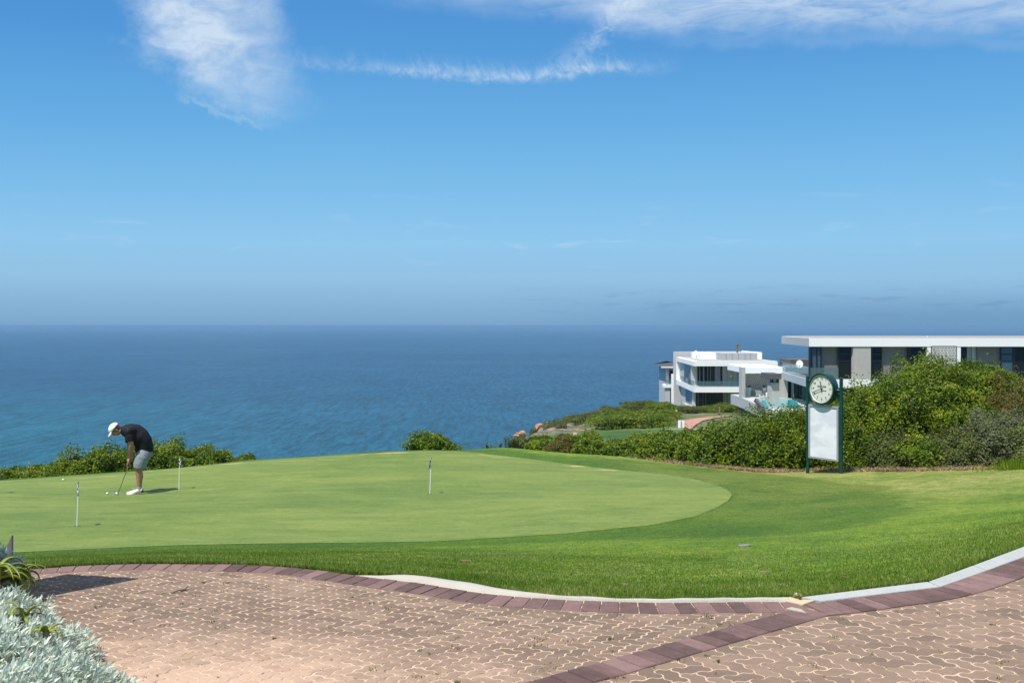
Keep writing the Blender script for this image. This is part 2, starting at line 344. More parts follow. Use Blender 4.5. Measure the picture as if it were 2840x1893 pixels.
for px, pb_, hb in ((1850, 1500, 2.62), (2060, 1490, 2.66), (2250, 1440, 2.82), (2450, 1440, 2.62), (2650, 1415, 2.55), (2850, 1390, 2.45), (3050, 1370, 2.35), (3300, 1345, 2.3)):
    a = np.interp(px, [q[0] for q in Lpx], [q[1] for q in Lpx]); cp(px, pb_, hb)
    if pb_ < a - 40:
        for t in (0.25, 0.5, 0.75): cp(px, a + (pb_ - a) * t, 1 / ((1 - t) / 1.57 + t / hb))
for q in [(213, 1461, 2.99), (1193, 1371, 3.12), (497, 1359, 3.28), (385, 1370, 3.30), (-400, 1460, 3.0), (800, 1400, 3.05), (1600, 1400, 3.0),
          (1750, 1530, 2.4), (2240, 1311.5, 3.50), (2335, 1312, 3.39), (2600, 1310, 3.15), (2840, 1306, 2.95), (3200, 1300, 2.85), (2300, 1370, 3.15), (2600, 1350, 3.0), (2850, 1345, 2.75),
          (1380, 1240, 3.2), (1503, 1250, 3.30), (1694, 1263, 3.35), (1847, 1282, 3.38), (2000, 1300, 3.42), (2115, 1310, 3.48)]: cp(*q)
for px in (-1100, -600, 0, 300, 700, 1000, 1200, 1300):
    fp = np.interp(px, [q[0] for q in far], [q[1] for q in far]); fd = float(np.interp((px - CX) / F, Fs, Fd))
    t = (fp - 4 - HY) / F; d1 = fd + 0.9
    cd(px, d1, t * d1); cd(px, d1 + 3.5, t * d1 + 1.5)
    for px, d, h in ((1430, 29, 4.05), (1600, 30, 4.3), (1900, 31, 4.25), (2200, 32, 4.2), (2500, 32, 3.7), (2840, 30, 3.25), (3300, 30, 3.2)): cd(px, d, h)
Cc = np.array(ctrl); C2 = 1.2 ** 2
def phi(r2): return np.sqrt(r2 + C2)
def _fit():
    P = Cc[:, :2]; n = len(P); r2 = ((P[:, None] - P[None]) ** 2).sum(-1)
    M = np.zeros((n + 3, n + 3)); M[:n, :n] = phi(r2) - np.eye(n) * 0.02; M[:n, n] = M[n, :n] = 1; M[:n, n + 1:] = P; M[n + 1:, :n] = P.T
    return np.linalg.solve(M, np.concatenate([Cc[:, 2], [0, 0, 0]]))
W = _fit()
TD = np.array([27, 31, 40, 50, 60, 70, 80, 90, 100, 110, 120, 135, 160, 235.])
TP = {-1500: [1450, 1500, 1650, 1850, 1950, 2050, 2150, 2200, 2200, 2200, 2200, 2200, 2150, 1950], 1000: [1330, 1420, 1600, 1800, 1900, 2000, 2100, 2200, 2200, 2200, 2200, 2200, 2150, 1950],
      1300: [1280, 1350, 1420, 1480, 1540, 1650, 1800, 1950, 2050, 2100, 2150, 2150, 2100, 1900], 1380: [1270, 1325, 1310, 1300, 1300, 1400, 1600, 1750, 1850, 1900, 1950, 2000, 2000, 1850],
      1430: [1265, 1305, 1268, 1248, 1233, 1219, 1310, 1480, 1600, 1700, 1750, 1800, 1850, 1800], 1500: [1265, 1290, 1252, 1229, 1212, 1198, 1188, 1240, 1380, 1500, 1600, 1700, 1750, 1700],
      1600: [1268, 1285, 1245, 1221, 1205, 1190, 1176, 1167, 1200, 1320, 1430, 1550, 1650, 1650], 1700: [1270, 1285, 1240, 1216, 1199, 1184, 1167, 1153, 1144, 1180, 1280, 1400, 1550, 1600],
      1800: [1272, 1285, 1236, 1211, 1195, 1180, 1163, 1146, 1132, 1124, 1135, 1230, 1400, 1500], 1850: [1273, 1283, 1233, 1208, 1190, 1174, 1158, 1143, 1130, 1123, 1121, 1150, 1300, 1450],
      1900: [1275, 1280, 1230, 1207, 1190, 1178, 1168, 1158, 1150, 1140, 1129, 1130, 1200, 1400], 2000: [1280, 1278, 1228, 1200, 1182, 1170, 1162, 1155, 1149, 1140, 1129, 1130, 1160, 1300],
      2100: [1282, 1272, 1225, 1196, 1176, 1168, 1162, 1158, 1150, 1140, 1130, 1130, 1150, 1250], 2400: [1268, 1240, 1190, 1158, 1145, 1138, 1134, 1130, 1126, 1122, 1120, 1120, 1140, 1200],
      2840: [1240, 1208, 1165, 1142, 1132, 1126, 1122, 1118, 1116, 1114, 1112, 1112, 1130, 1200], 4000: [1240, 1208, 1165, 1142, 1132, 1126, 1122, 1118, 1116, 1114, 1112, 1112, 1130, 1200]}
TX = np.array(sorted(TP), float); TV = np.array([TP[int(k)] for k in TX])
def far_h(x, y):
    px = np.clip(x / np.maximum(y, 1) * F + CX, TX[0], TX[-1] - 1); d = np.clip(y, TD[0], TD[-1] - .01)
    i = np.clip(np.searchsorted(TX, px, 'right') - 1, 0, len(TX) - 2); j = np.clip(np.searchsorted(TD, d, 'right') - 1, 0, len(TD) - 2)
    u = (px - TX[i]) / (TX[i + 1] - TX[i]); v = (d - TD[j]) / (TD[j + 1] - TD[j])
    p = TV[i, j] * (1 - u) * (1 - v) + TV[i + 1, j] * u * (1 - v) + TV[i, j + 1] * (1 - u) * v + TV[i + 1, j + 1] * u * v
    return EYE - (p - HY) / F * y
def H(x, y):
    x = np.atleast_1d(np.asarray(x, float)); y = np.atleast_1d(np.asarray(y, float)); out = np.empty(x.size); xf, yf = x.ravel(), y.ravel()
    for i in range(0, xf.size, 20000):
        a, b = xf[i:i + 20000], yf[i:i + 20000]
        z = phi((a[:, None] - Cc[:, 0]) ** 2 + (b[:, None] - Cc[:, 1]) ** 2) @ W[:-3] + W[-3] + W[-2] * a + W[-1] * b
        w = np.clip((b - 27.5) / 3.5, 0, 1); w = w * w * (3 - 2 * w)
        out[i:i + 20000] = z * (1 - w) + far_h(a, b) * w
    return out.reshape(x.shape)
def h1(x, y): return float(H(x, y)[0])
def hit(px, py, d0=5.0, d1=160.0):
    """ground point seen at a photo pixel"""
    s = (px - CX) / F; t = (py - HY) / F; d = np.linspace(d0, d1, 6000); g = H(s * d, d) - (EYE - t * d)
    k = int(np.argmax(g > 0)); k = max(k, 1); dd = d[k - 1] + (d[k] - d[k - 1]) * (-g[k - 1]) / (g[k] - g[k - 1] + 1e-9)
    return Vector((s * dd, dd, EYE - t * dd))
def on0(px, py, z=0.0): d = F * (EYE - z) / (py - HY); return Vector(((px - CX) / F * d, d, 0))
def at(px, py, d): return Vector(((px - CX) / F * d, d, EYE - (py - HY) / F * d))
def X(px, d): return (px - CX) / F * d
def Z(py, d): return EYE - (py - HY) / F * d

# grass materials
def f_lawn(nt, b):
    p = geo_pos(); x, y, z = sep(p)
    big = noise(comb(x, y, 0.0), 0.55, 4, 0.6, 0.4); mid = noise(comb(x * 1.0, y * 1.0, 0.0), 3.0, 5, 0.65); fine = noise(comb(x, y * 0.7, z), 14.0, 6, 0.75); hf = noise(p, 90.0, 2)
    gr = noise(comb(x, y * 0.5, z), 34.0, 3, 0.8); v = big * 0.50 + mid * 0.42 + fine * 0.75 + gr * 0.85 - 0.30
    c = ramp((v - 0.42) , [(0.28, (0.050, 0.105, 0.008)), (0.45, (0.075, 0.145, 0.008)), (0.58, (0.130, 0.210, 0.012)), (0.75, (0.24, 0.29, 0.03))])
    wide = ss(x, 0.5, 4.5, 0.0, 2.2); ring = ss(attr('rim') - wide * (0.35 + big) + (mid - 0.5) * 0.8, 0.8, 1.5, 1.0, 0.0) * ss(y, 27.0, 30.0, 1.0, 0.0)
    far_ = ss(y, 12.0, 21.0) * ss(x, 1.0, 4.0)
    dry = mixc(0.75, c, ramp(mid * 0.40 + fine * 0.35 + gr * 0.55 - 0.11, [(0.38, (0.11, 0.155, 0.022)), (0.52, (0.24, 0.245, 0.065)), (0.68, (0.42, 0.36, 0.16))]))
    c = mixc(far_ * ss(big + mid * 0.3, 0.45, 0.75, 0.25, 1.0), c, dry)
    rocky = ss(y, 60.0, 66.0)
    wild = ramp(noise(comb(x * 0.5, y * 0.5, z), 0.9, 6, 0.7), [(0.38, (0.05, 0.08, 0.02)), (0.5, (0.09, 0.12, 0.035)), (0.6, (0.17, 0.17, 0.09)), (0.7, (0.24, 0.17, 0.11))])
    c = mixc((ring * (0.55 + 0.6 * mid)).clamp(), c, mixc(1.0, c, (0.42, 0.58, 0.25), 'MULTIPLY'))
    scrub = ramp(noise(comb(x * 0.8, y * 0.8, z), 1.0, 6, 0.75), [(0.38, (0.045, 0.060, 0.020)), (0.48, (0.11, 0.11, 0.065)), (0.56, (0.20, 0.17, 0.13)), (0.64, (0.38, 0.20, 0.11))])
    wild = mixc(ss(x / y, 0.082, 0.055), wild, scrub)
    c = mixc(rocky, c, wild)
    lp = ss(y - x * 0.0, 34.0, 40.0) * ss(y, 60.0, 68.0, 1.0, 0.0)
    c = mixc(lp, c, ramp(noise(comb(x * 0.25, y * 0.12, 0.0), 1.0, 5, 0.6), [(0.4, (0.035, 0.085, 0.010)), (0.52, (0.065, 0.125, 0.018)), (0.62, (0.26, 0.22, 0.11))]))
    setc(b, c); bump(b, fine * 0.6 + hf, 0.6, 0.02)
LAWN = mat('lawn', rough=0.75, spec=0.25, build=f_lawn)
def f_green(nt, b):
    p = geo_pos(); x, y, z = sep(p)
    big = noise(comb(x * 0.35, y * 0.9, 0.0), 0.5, 4, 0.6, 0.3); mid = noise(comb(x * 0.8, y * 2.2, 0.0), 1.2, 5, 0.6); fine = noise(comb(x * 0.6, y * 1.6, z), 12.0, 6, 0.75)
    hf = noise(comb(x, y * 2.5, z), 60.0, 3, 0.7)
    gr = noise(comb(x, y * 0.5, z), 40.0, 3, 0.8); v = big * 0.42 + mid * 0.42 + fine * 0.60 + gr * 0.45 - 0.37
    c = ramp(v - 0.15, [(0.32, (0.095, 0.150, 0.026)), (0.48, (0.155, 0.207, 0.040)), (0.62, (0.215, 0.240, 0.058)), (0.80, (0.28, 0.27, 0.095))])
    # worn sandy strip along the far lip
    e = ss(attr('rim'), 0.90, 0.975) * ss(attr('rim'), 0.975, 0.998, 1.0, 0.0) * ss(noise(comb(x * 0.8, y * 2.0, 3.0), 1.0, 5, 0.7), 0.53, 0.63)
    c = mixc(e * 0.75, c, (0.50, 0.36, 0.17))
    setc(b, c); bump(b, fine, 0.25, 0.008)
GREEN = mat('putting_turf', rough=0.7, spec=0.25, build=f_green)

def polar(s_arr, d_lo, d_hi, nd, pw=1.0):
    t = np.linspace(0, 1, nd) ** pw; D = d_lo[:, None] + (d_hi - d_lo)[:, None] * t[None]; Xx = s_arr[:, None] * D
    return Xx, D, t
def gridmesh(Xx, D, Zz, attrs=None):
    n, m = Xx.shape; V = np.stack([Xx.ravel(), D.ravel(), Zz.ravel()], 1)
    i, j = np.meshgrid(np.arange(n - 1), np.arange(m - 1), indexing='ij'); a = (i * m + j).ravel()
    Fq = np.stack([a, a + m, a + m + 1, a + 1], 1); me = npmesh(V, Fq)
    if attrs is not None:
        q = me.attributes.new('rim', 'FLOAT', 'POINT'); q.data.foreach_set('value', attrs.ravel().astype(np.float32))
    return me
def rough_add(Xx, D):
    """wild ground beyond the mown grass"""
    k = np.clip((D - 64) / 8, 0, 1)
    n = np.sin(Xx * 1.3 + np.sin(D * 0.7) * 2) * np.sin(D * 1.1 + np.sin(Xx * 0.9) * 1.7) * 0.22 + np.sin(Xx * 3.1 + D * 1.7) * np.sin(D * 2.9 - Xx) * 0.10
    return k * n * np.clip(1 - (Xx / np.maximum(D, 1) * F + CX - 1850) / 40, 0.05, 1)
S = np.linspace(-0.9, 0.719, 420)
dl = np.interp(S, Ls, Ld)
Xx, D, _ = polar(S, dl, np.full_like(dl, 31.0), 170)
me1 = (Xx, D)
Xb, Db, _ = polar(S, np.full_like(dl, 31.0), np.full_like(dl, 230.0), 260, 1.4)
Xa = np.concatenate([Xx, Xb[:, 1:]], 1); Da = np.concatenate([D, Db[:, 1:]], 1)
Za = H(Xa, Da) + rough_add(Xa, Da)
_bx = np.concatenate([Ns * Nd, (Fs * Fd)[::-1]]); _by = np.concatenate([Nd, Fd[::-1]]); dist = np.full(Xa.shape, 9.0)
for k in range(len(_bx) - 1):
    ax, ay, ex, ey = _bx[k], _by[k], _bx[k + 1] - _bx[k], _by[k + 1] - _by[k]; L2 = ex * ex + ey * ey + 1e-9
    t_ = np.clip(((Xa - ax) * ex + (Da - ay) * ey) / L2, 0, 1); dist = np.minimum(dist, np.hypot(Xa - ax - t_ * ex, Da - ay - t_ * ey))
g = link('ground', gridmesh(Xa, Da, Za, np.clip(dist, 0, 9)), LAWN, smooth=True, kind='structure')
Sg = np.concatenate([np.linspace(-0.9, 0.19, 330), np.linspace(0.1903, (2031 - CX) / F, 60)])
gl = np.interp(Sg, Ns, Nd); gh = np.maximum(np.interp(Sg, Fs, Fd), gl + 0.001)
Xg, Dg, t = polar(Sg, gl, gh, 110)
rim = np.broadcast_to(t[None], Xg.shape) * 1.0
edge = np.minimum(t * (gh - gl)[:, None], (1 - t) * (gh - gl)[:, None])
g = link('putting_green', gridmesh(Xg, Dg, H(Xg, Dg) + 0.004 + 0.012 * np.clip(edge / 0.05, 0, 1), np.array(rim)), GREEN, smooth=True, kind='structure')

# grass blades on the lawn near the kerb
def blades(n, dmin_add, dmax, hmin, hmax, seed, smin=-0.62, smax=0.62, power=1.0):
    r = np.random.default_rng(seed); s = r.uniform(smin, smax, n); lo = np.interp(s, Ls, Ld) + dmin_add
    hi = np.where(s < (2031 - CX) / F, np.interp(s, Ns, Nd), dmax); hi = np.minimum(hi, dmax); ok = hi > lo; s, lo, hi = s[ok], lo[ok], hi[ok]
    u = r.uniform(0, 1, len(s)) ** power; d = lo + (hi - lo) * u; x = s * d
    z = H(x, d); h = r.uniform(hmin, hmax, len(s)) * np.clip(1.15 - (d - lo) * 0.12, 0.45, 1.2)
    a = r.uniform(0, 6.283, len(s)); w = 0.0028 + 0.0006 * d; lean = r.uniform(0, 0.6, len(s)) * h; b = r.uniform(0, 6.283, len(s))
    p = np.stack([x, d, z - 0.004], 1); dx_ = np.stack([np.cos(a) * w / 2, np.sin(a) * w / 2, 0 * a], 1)
    tip = p + np.stack([np.cos(b) * lean, np.sin(b) * lean, h], 1)
    V = np.stack([p - dx_, p + dx_, tip], 1).reshape(-1, 3); return V, r.uniform(0, 1, len(s))
parts_ = [blades(330000, 0.015, 22.0, 0.010, 0.025, 1, power=2.1), blades(150000, 2.0, 26.0, 0.008, 0.016, 2, power=1.3), blades(14000, 0.01, 14, 0.02, 0.042, 3, power=9.0)]
V = np.concatenate([p[0] for p in parts_]); vv = np.concatenate([p[1] for p in parts_])
BLADE = mat('grass_blade', build=f_leaf([(0.0, (0.055, 0.125, 0.012)), (0.4, (0.12, 0.215, 0.020)), (0.72, (0.23, 0.30, 0.05)), (0.9, (0.42, 0.40, 0.15)), (1.0, (0.58, 0.50, 0.26))], 0.35, 0.5, 0.3))
link('grass', npmesh(V, np.arange(len(V)).reshape(-1, 3), vv), BLADE, kind='stuff', label='short green grass blades on the sloping lawn behind the kerb', cat='grass')

# ---------------------------------------------------------------- sea
SEA = -46.0
def f_sea(nt, b):
    p = geo_pos(); x, y, z = sep(p)
    n1 = noise(comb(x * 0.5, y, 0.0), 0.10, 5, 0.65, 0.5); n2 = noise(comb(x * 0.6, y, 0.0), 0.55, 4, 0.6, 0.3); n3 = noise(comb(x * 0.4, y, 0.0), 0.012, 5, 0.6)
    patch = noise(comb(x * 0.3, y, 0.0), 0.0035, 5, 0.6, 0.6)
    c = ramp(patch * 0.5 + n3 * 0.5, [(0.36, (0.009, 0.070, 0.165)), (0.52, (0.013, 0.092, 0.200)), (0.68, (0.022, 0.125, 0.230))])
    shore = ss(y, 260.0, 900.0, 1.0, 0.0) * ss(x, -400.0, 150.0, 1.0, 0.2)
    c = mixc(shore * 0.85, c, (0.020, 0.215, 0.270))
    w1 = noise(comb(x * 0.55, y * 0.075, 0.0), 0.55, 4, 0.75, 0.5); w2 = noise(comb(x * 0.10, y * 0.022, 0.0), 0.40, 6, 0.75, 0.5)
    k = ss(w1 * 0.7 + w2 * 0.3, 0.36, 0.64, 0.52, 1.42)  # light and dark of the ripples, multiplied into the water colour
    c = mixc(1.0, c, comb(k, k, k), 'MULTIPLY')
    setc(b, c); b.inputs['Roughness'].default_value = 0.25; b.inputs['Specular IOR Level'].default_value = 0.14
    n4 = noise(comb(x * 0.8, y, 0.0), 1.6, 3, 0.6)
    bump(b, n1 * 3.2 + n2 * 2.4 + n4 * 0.5 + n3 * 3.0, 1.0, 3.2)
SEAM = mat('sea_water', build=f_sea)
R = 38000.0
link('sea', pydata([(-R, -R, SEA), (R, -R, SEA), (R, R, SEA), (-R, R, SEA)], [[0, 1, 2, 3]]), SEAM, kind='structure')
# haze
hz = bpy.data.materials.new('haze'); hz.use_nodes = True; nt = hz.node_tree; nt.nodes.clear()
o = nt.nodes.new('ShaderNodeOutputMaterial'); v = nt.nodes.new('ShaderNodeVolumePrincipled'); nt.links.new(v.outputs[0], o.inputs['Volume'])
v.inputs['Color'].default_value = (0.25, 0.44, 0.63, 1); v.inputs['Density'].default_value = 0.00014; v.inputs['Anisotropy'].default_value = 0.0
Rh = 40000.0
HB = MB().box(-Rh, Rh, -Rh, Rh, SEA - 1.0, 4.0).build('haze', hz, kind='stuff', label='pale blue sea haze thickening towards the horizon', cat='haze')

# ---------------------------------------------------------------- paving
def f_paver(nt, b):
    v = attr('v'); p = geo_pos(); x, y, z = sep(p)
    sand = noise(comb(x, y, 0.0), 0.9, 5, 0.6); fine = noise(p, 160.0, 3, 0.7); blot = noise(p, 14.0, 4, 0.6)
    c = ramp(v * 0.7 + blot * 0.45 - 0.07, [(0.0, (0.135, 0.095, 0.070)), (0.5, (0.200, 0.140, 0.102)), (1.0, (0.275, 0.192, 0.138))])
    region = ss(E.op('SQRT', (x + 1.7) * (x + 1.7) * 0.40 + (y - 4.0) * (y - 4.0)) + (sand - 0.5) * 1.6 + (v - 0.5) * 0.35 + (blot - 0.5) * 0.8, 0.40, 1.4, 0.9, 0.0)   # sun-bleached sandy patch by the flower bed
    r2 = ss(sand, 0.48, 0.72) * 0.25
    r3 = ss(x - y * 0.35, 0.6, 2.0) * 0.16
    c = mixc((region + r2 + r3).clamp() * 0.88, c, (0.56, 0.385, 0.27))
    c = mixc(1.0, c, ramp(fine, [(0.3, (0.78, 0.78, 0.78)), (0.7, (1.15, 1.15, 1.15))]), 'MULTIPLY')
    setc(b, c); bump(b, fine + blot, 0.3, 0.003)
PAVER = mat('paver', rough=0.85, spec=0.3, build=f_paver)
def f_sand(nt, b):
    p = geo_pos(); n = noise(p, 9.0, 5, 0.7); m = noise(p, 2.2, 4)
    c = ramp(n, [(0.33, (0.08, 0.055, 0.04)), (0.44, (0.48, 0.35, 0.24)), (0.7, (0.62, 0.47, 0.34))])
    moss = ss(noise(p, 5.0, 5, 0.7), 0.66, 0.72) * 0.7
    setc(b, mixc(moss, c, (0.20, 0.17, 0.04))); bump(b, noise(p, 120.0, 3), 0.5, 0.004)
SAND = mat('joint_sand', rough=0.95, spec=0.2, build=f_sand)
def f_brick(nt, b):
    v = attr('v'); p = geo_pos(); fine = noise(p, 150.0, 3, 0.7); n = noise(p, 14.0, 5, 0.7); x, y, z = sep(p)
    c = ramp(v * 0.6 + n * 0.7 - 0.15, [(0.1, (0.078, 0.046, 0.041)), (0.5, (0.140, 0.083, 0.075)), (0.9, (0.235, 0.148, 0.132))])
    c = mixc(ss(noise(p, 1.2, 4), 0.50, 0.7) * 0.25, c, (0.36, 0.23, 0.21))
    c = mixc(ss(x, -1.6, -3.0) * 0.3, c, (0.32, 0.20, 0.19))
    setc(b, mixc(1.0, c, ramp(fine, [(0.3, (0.8, 0.8, 0.8)), (0.7, (1.15, 1.15, 1.15))]), 'MULTIPLY')); bump(b, fine, 0.3, 0.003)
BRICK = mat('border_brick', rough=0.8, spec=0.3, build=f_brick)
# sand bed under everything paved
Sb = np.linspace(-0.9, 0.719, 200); ob = np.interp(Sb, Ls, Ld) - 0.005
Xp, Dp, _ = polar(Sb, np.full_like(ob, 1.2), ob, 40)
link('paving_bed', gridmesh(Xp, Dp, np.full(Xp.shape, -0.0022)), SAND, kind='structure')
link('paving_bed', pydata([(x_, y_, -0.0024) for x_, y_ in ((0.864, 1.2), (8.258, 11.47), (13, 11.47), (13, -3), (-9, -3), (-9, 5.85), (-5.3, 5.85), (-1.08, 1.2))], [[7, 6, 5, 4, 3, 2, 1, 0]]), SAND, kind='structure')
# interlocking zigzag pavers in herringbone
gap = 0.0040
prof = [(0.0, 0.0), (0.20, 0.095), (0.38, 0.095), (0.62, -0.095), (0.80, -0.095)]
def unit_edge(p, q):
    d = (q[0] - p[0], q[1] - p[1]); flip = (d[0] + d[1]) < 0
    base = prof if not flip else [(0.0, 0.0)] + [(1 - t, o_) for t, o_ in reversed(prof[1:])]
    nrm = (0, 1) if abs(d[0]) > 0.5 else (1, 0)
    return [(p[0] + d[0] * t + nrm[0] * o_, p[1] + d[1] * t + nrm[1] * o_) for t, o_ in base]
def paver_poly(horizontal, a_):
    c = [(0, 0), (1, 0), (2, 0), (2, 1), (1, 1), (0, 1)] if horizontal else [(0, 0), (1, 0), (1, 1), (1, 2), (0, 2), (0, 1)]
    out_ = []
    for i in range(6): out_ += unit_edge(c[i], c[(i + 1) % 6])
    P = np.array(out_) * a_; n = len(P); Q = []
    for i in range(n):
        e0 = P[i] - P[i - 1]; e1 = P[(i + 1) % n] - P[i]
        n0 = np.array([-e0[1], e0[0]]) / np.linalg.norm(e0); n1_ = np.array([-e1[1], e1[0]]) / np.linalg.norm(e1)
        m = n0 + n1_; m = m / max(np.dot(m, m) / 2, 0.6); Q.append(P[i] + m * gap)
    return np.array(Q)
def inset(P, k):
    n = len(P); Q = []
    for i in range(n):
        e0 = P[i] - P[i - 1]; e1 = P[(i + 1) % n] - P[i]; n0 = np.array([-e0[1], e0[0]]) / np.linalg.norm(e0); n1_ = np.array([-e1[1], e1[0]]) / np.linalg.norm(e1)
        m = n0 + n1_; m = m / max(np.dot(m, m) / 2, 0.6); Q.append(P[i] + m * k)
    return np.array(Q)
from mathutils.geometry import tessellate_polygon
BANDL = [on0(2224, 1684.7), on0(1473, 1890), on0(900, 2046.6), on0(300, 2210.6)]
_by_ = np.array([p.y for p in BANDL])[::-1]; _bxx = np.array([p.x for p in BANDL])[::-1]
verts, faces, vals = [], [], []
def field(theta, a_, right, ni, nj):
    th = math.radians(theta); u_ = np.array([math.cos(th), math.sin(th)]); w_ = np.array([-math.sin(th), math.cos(th)]); org = np.array([0.0, 5.0])
    polys = [paver_poly(True, a_), paver_poly(False, a_)]; TRI = []
    for P in polys:
        Pi = inset(P, 0.0022); TRI.append([t if (Pi[t[1]][0] - Pi[t[0]][0]) * (Pi[t[2]][1] - Pi[t[0]][1]) - (Pi[t[1]][1] - Pi[t[0]][1]) * (Pi[t[2]][0] - Pi[t[0]][0]) > 0 else t[::-1] for t in tessellate_polygon([[Vector((q[0], q[1], 0)) for q in Pi]])])
    for i in range(-ni, ni + 1):
        for j in range(-nj, nj + 1):
            bx, by = i + 2 * j, -i + 2 * j                      # herringbone cell: stairs step (+1,-1), rows repeat (2,2)
            for kk, off_ in ((0, (0, 0)), (1, (1, 1))):
                c = (np.array([bx + off_[0] + 0.75, by + off_[1] + 0.75])) * a_; wc = org + u_ * c[0] + w_ * c[1]
                if wc[1] < 2.6 or wc[1] > 9.0 or abs(wc[0]) > (1.15 if right else 0.72) * wc[1] + 0.6: continue
                s = wc[0] / wc[1]; od = np.interp(s, Os, Od)
                bxv = np.interp(wc[1], _by_, _bxx) if wc[1] < _by_[-1] else _bxx[-1] + (wc[1] - _by_[-1]) * 2
                onright = wc[0] > bxv + 0.11
                if onright != right or (wc[1] > od - 0.04 and s < 0.72): continue
                P = polys[kk]; zt = rng.uniform(-0.0012, 0.0012); tilt = rng.uniform(-0.006, 0.006, 2)
                Q = P + (np.array([bx + off_[0], by + off_[1]])) * a_ + rng.uniform(-0.0012, 0.0012, 2); Qi = inset(Q, 0.0022); cq = Q.mean(0)
                n = len(Q); b0 = len(verts)
                for R_, zz in ((Q, -0.02), (Q, -0.0022 + zt), (Qi, zt)):
                    for q in R_: wq = org + u_ * q[0] + w_ * q[1]; verts.append((wq[0], wq[1], zz + (q - cq) @ tilt))
                for l in (0, 1):
                    for k in range(n): faces.append([b0 + l * n + k, b0 + l * n + (k + 1) % n, b0 + (l + 1) * n + (k + 1) % n, b0 + (l + 1) * n + k])
                for t3 in TRI[kk]: faces.append([b0 + 2 * n + k for k in t3])
                vals.extend([rng.uniform()] * (2 * n + len(TRI[kk])))
field(58, 0.0655, False, 110, 60)
field(20, 0.086, True, 80, 36)
print('pavers', len(faces))
me = pydata(verts, faces); at_ = me.attributes.new('v', 'FLOAT', 'FACE'); at_.data.foreach_set('value', np.array(vals, np.float32))
link('paving', me, PAVER, kind='structure')
# soldier-course bricks
def course(pts_out, width, name, pitch=0.103, side=1, top=0.005, joint=0.0040, ang=0.0):
    P = [Vector((p[0], p[1])) for p in pts_out]; seg = [0.0]
    for i in range(1, len(P)): seg.append(seg[-1] + (P[i] - P[i - 1]).length)
    Lt = seg[-1]; n = int(Lt / pitch); V, Fc, vals = [], [], []
    def pt(t):
        t = min(max(t, 0), Lt - 1e-6); k = int(np.searchsorted(seg, t, 'right')) - 1; k = min(k, len(P) - 2); f = (t - seg[k]) / (seg[k + 1] - seg[k]); return P[k].lerp(P[k + 1], f)
    for i in range(n):
        c0, c1 = pt(i * pitch), pt((i + 1) * pitch); d = (c1 - c0).normalized(); nn = Vector((-d.y, d.x)) * side
        w0 = 0.003; r = rng.uniform(-0.002, 0.002); tl = rng.uniform(-0.0015, 0.0015)
        dd0, dd1 = pt(i * pitch - .15), pt(i * pitch + .15); na = (dd1 - dd0).normalized(); na = Vector((-na.y, na.x)) * side
        dd2, dd3 = pt((i + 1) * pitch - .15), pt((i + 1) * pitch + .15); nb = (dd3 - dd2).normalized(); nb = Vector((-nb.y, nb.x)) * side
        width_ = width(c0.x) if callable(width) else width
        a0, a1 = c0 + d * joint + na * r, c1 - d * joint + nb * r; b0, b1 = c0 + d * joint + na * (width_ + r), c1 - d * joint + nb * (width_ + r)
        base = len(V); cx_ = (a0 + a1 + b0 + b1) / 4
        lo = [a0, a1, b1, b0]; hi = [q + (cx_ - q).normalized() * 0.004 for q in lo]
        V += [(q.x, q.y, -0.02) for q in lo] + [(q.x, q.y, top - 0.004 + tl) for q in lo] + [(q.x, q.y, top + tl) for q in hi]
        ff = []
        for l in (0, 1): ff += [[base + l * 4 + k, base + l * 4 + (k + 1) % 4, base + l * 4 + 4 + (k + 1) % 4, base + l * 4 + 4 + k] for k in range(4)]
        ff += [[base + 8, base + 9, base + 10, base + 11]]; Fc += ff; vals += [rng.uniform()] * 9
    me = pydata(V, Fc); q = me.attributes.new('v', 'FLOAT', 'FACE'); q.data.foreach_set('value', np.array(vals, np.float32))
    bm = bmesh.new(); bm.from_mesh(me); bmesh.ops.recalc_face_normals(bm, faces=bm.faces); bm.to_mesh(me); bm.free()
    return link(name, me, BRICK, kind='structure')
def smooth_line(px, step=25):
    xs = [p[0] for p in px]; ys = [p[1] for p in px]; o_ = []
    q = np.arange(xs[0], xs[-1], step); yi = np.interp(q, xs, ys); k = np.ones(5) / 5
    ys_ = np.convolve(np.pad(yi, 2, mode='edge'), k, 'valid'); return [on0(a, b) for a, b in zip(q, ys_)]
left_line = smooth_line([p for p in Opx if p[0] <= 2230])
right_line = smooth_line([(2232, 1680)] + [p for p in Opx if p[0] > 2280], 40)
course(left_line, lambda x: float(np.interp(x, [-2.6, -0.7], [0.148, 0.205])), 'brick_border', side=-1)
course(right_line, 0.225, 'brick_border', side=-1, top=0.008)
band = [on0(2224, 1684.7), on0(1473, 1890), on0(900, 2046.6), on0(300, 2210.6)]
course(band, 0.185, 'brick_band', side=1, top=0.007)
# joint mortar patch where the courses meet
MORT = m_paint('mortar', (0.42, 0.38, 0.31), 0.12, 0.95, 14.0, 0.5)
KERB = m_paint('kerb_concrete', (0.36, 0.375, 0.36), 0.12, 0.85, 6.0, 0.4)
ROUGHC = m_paint('haunch_concrete', (0.43, 0.405, 0.345), 0.14, 0.95, 20.0, 0.6)
BUFF = m_paint('buff_block', (0.50, 0.39, 0.27), 0.09, 0.9, 20.0)
MB().prism([tuple(on0(*p)[:2]) for p in ((2180, 1691), (2236, 1703), (2222, 1693), (2195, 1687))], -0.02, 0.0105).build('mortar_patch', MORT, kind='structure')
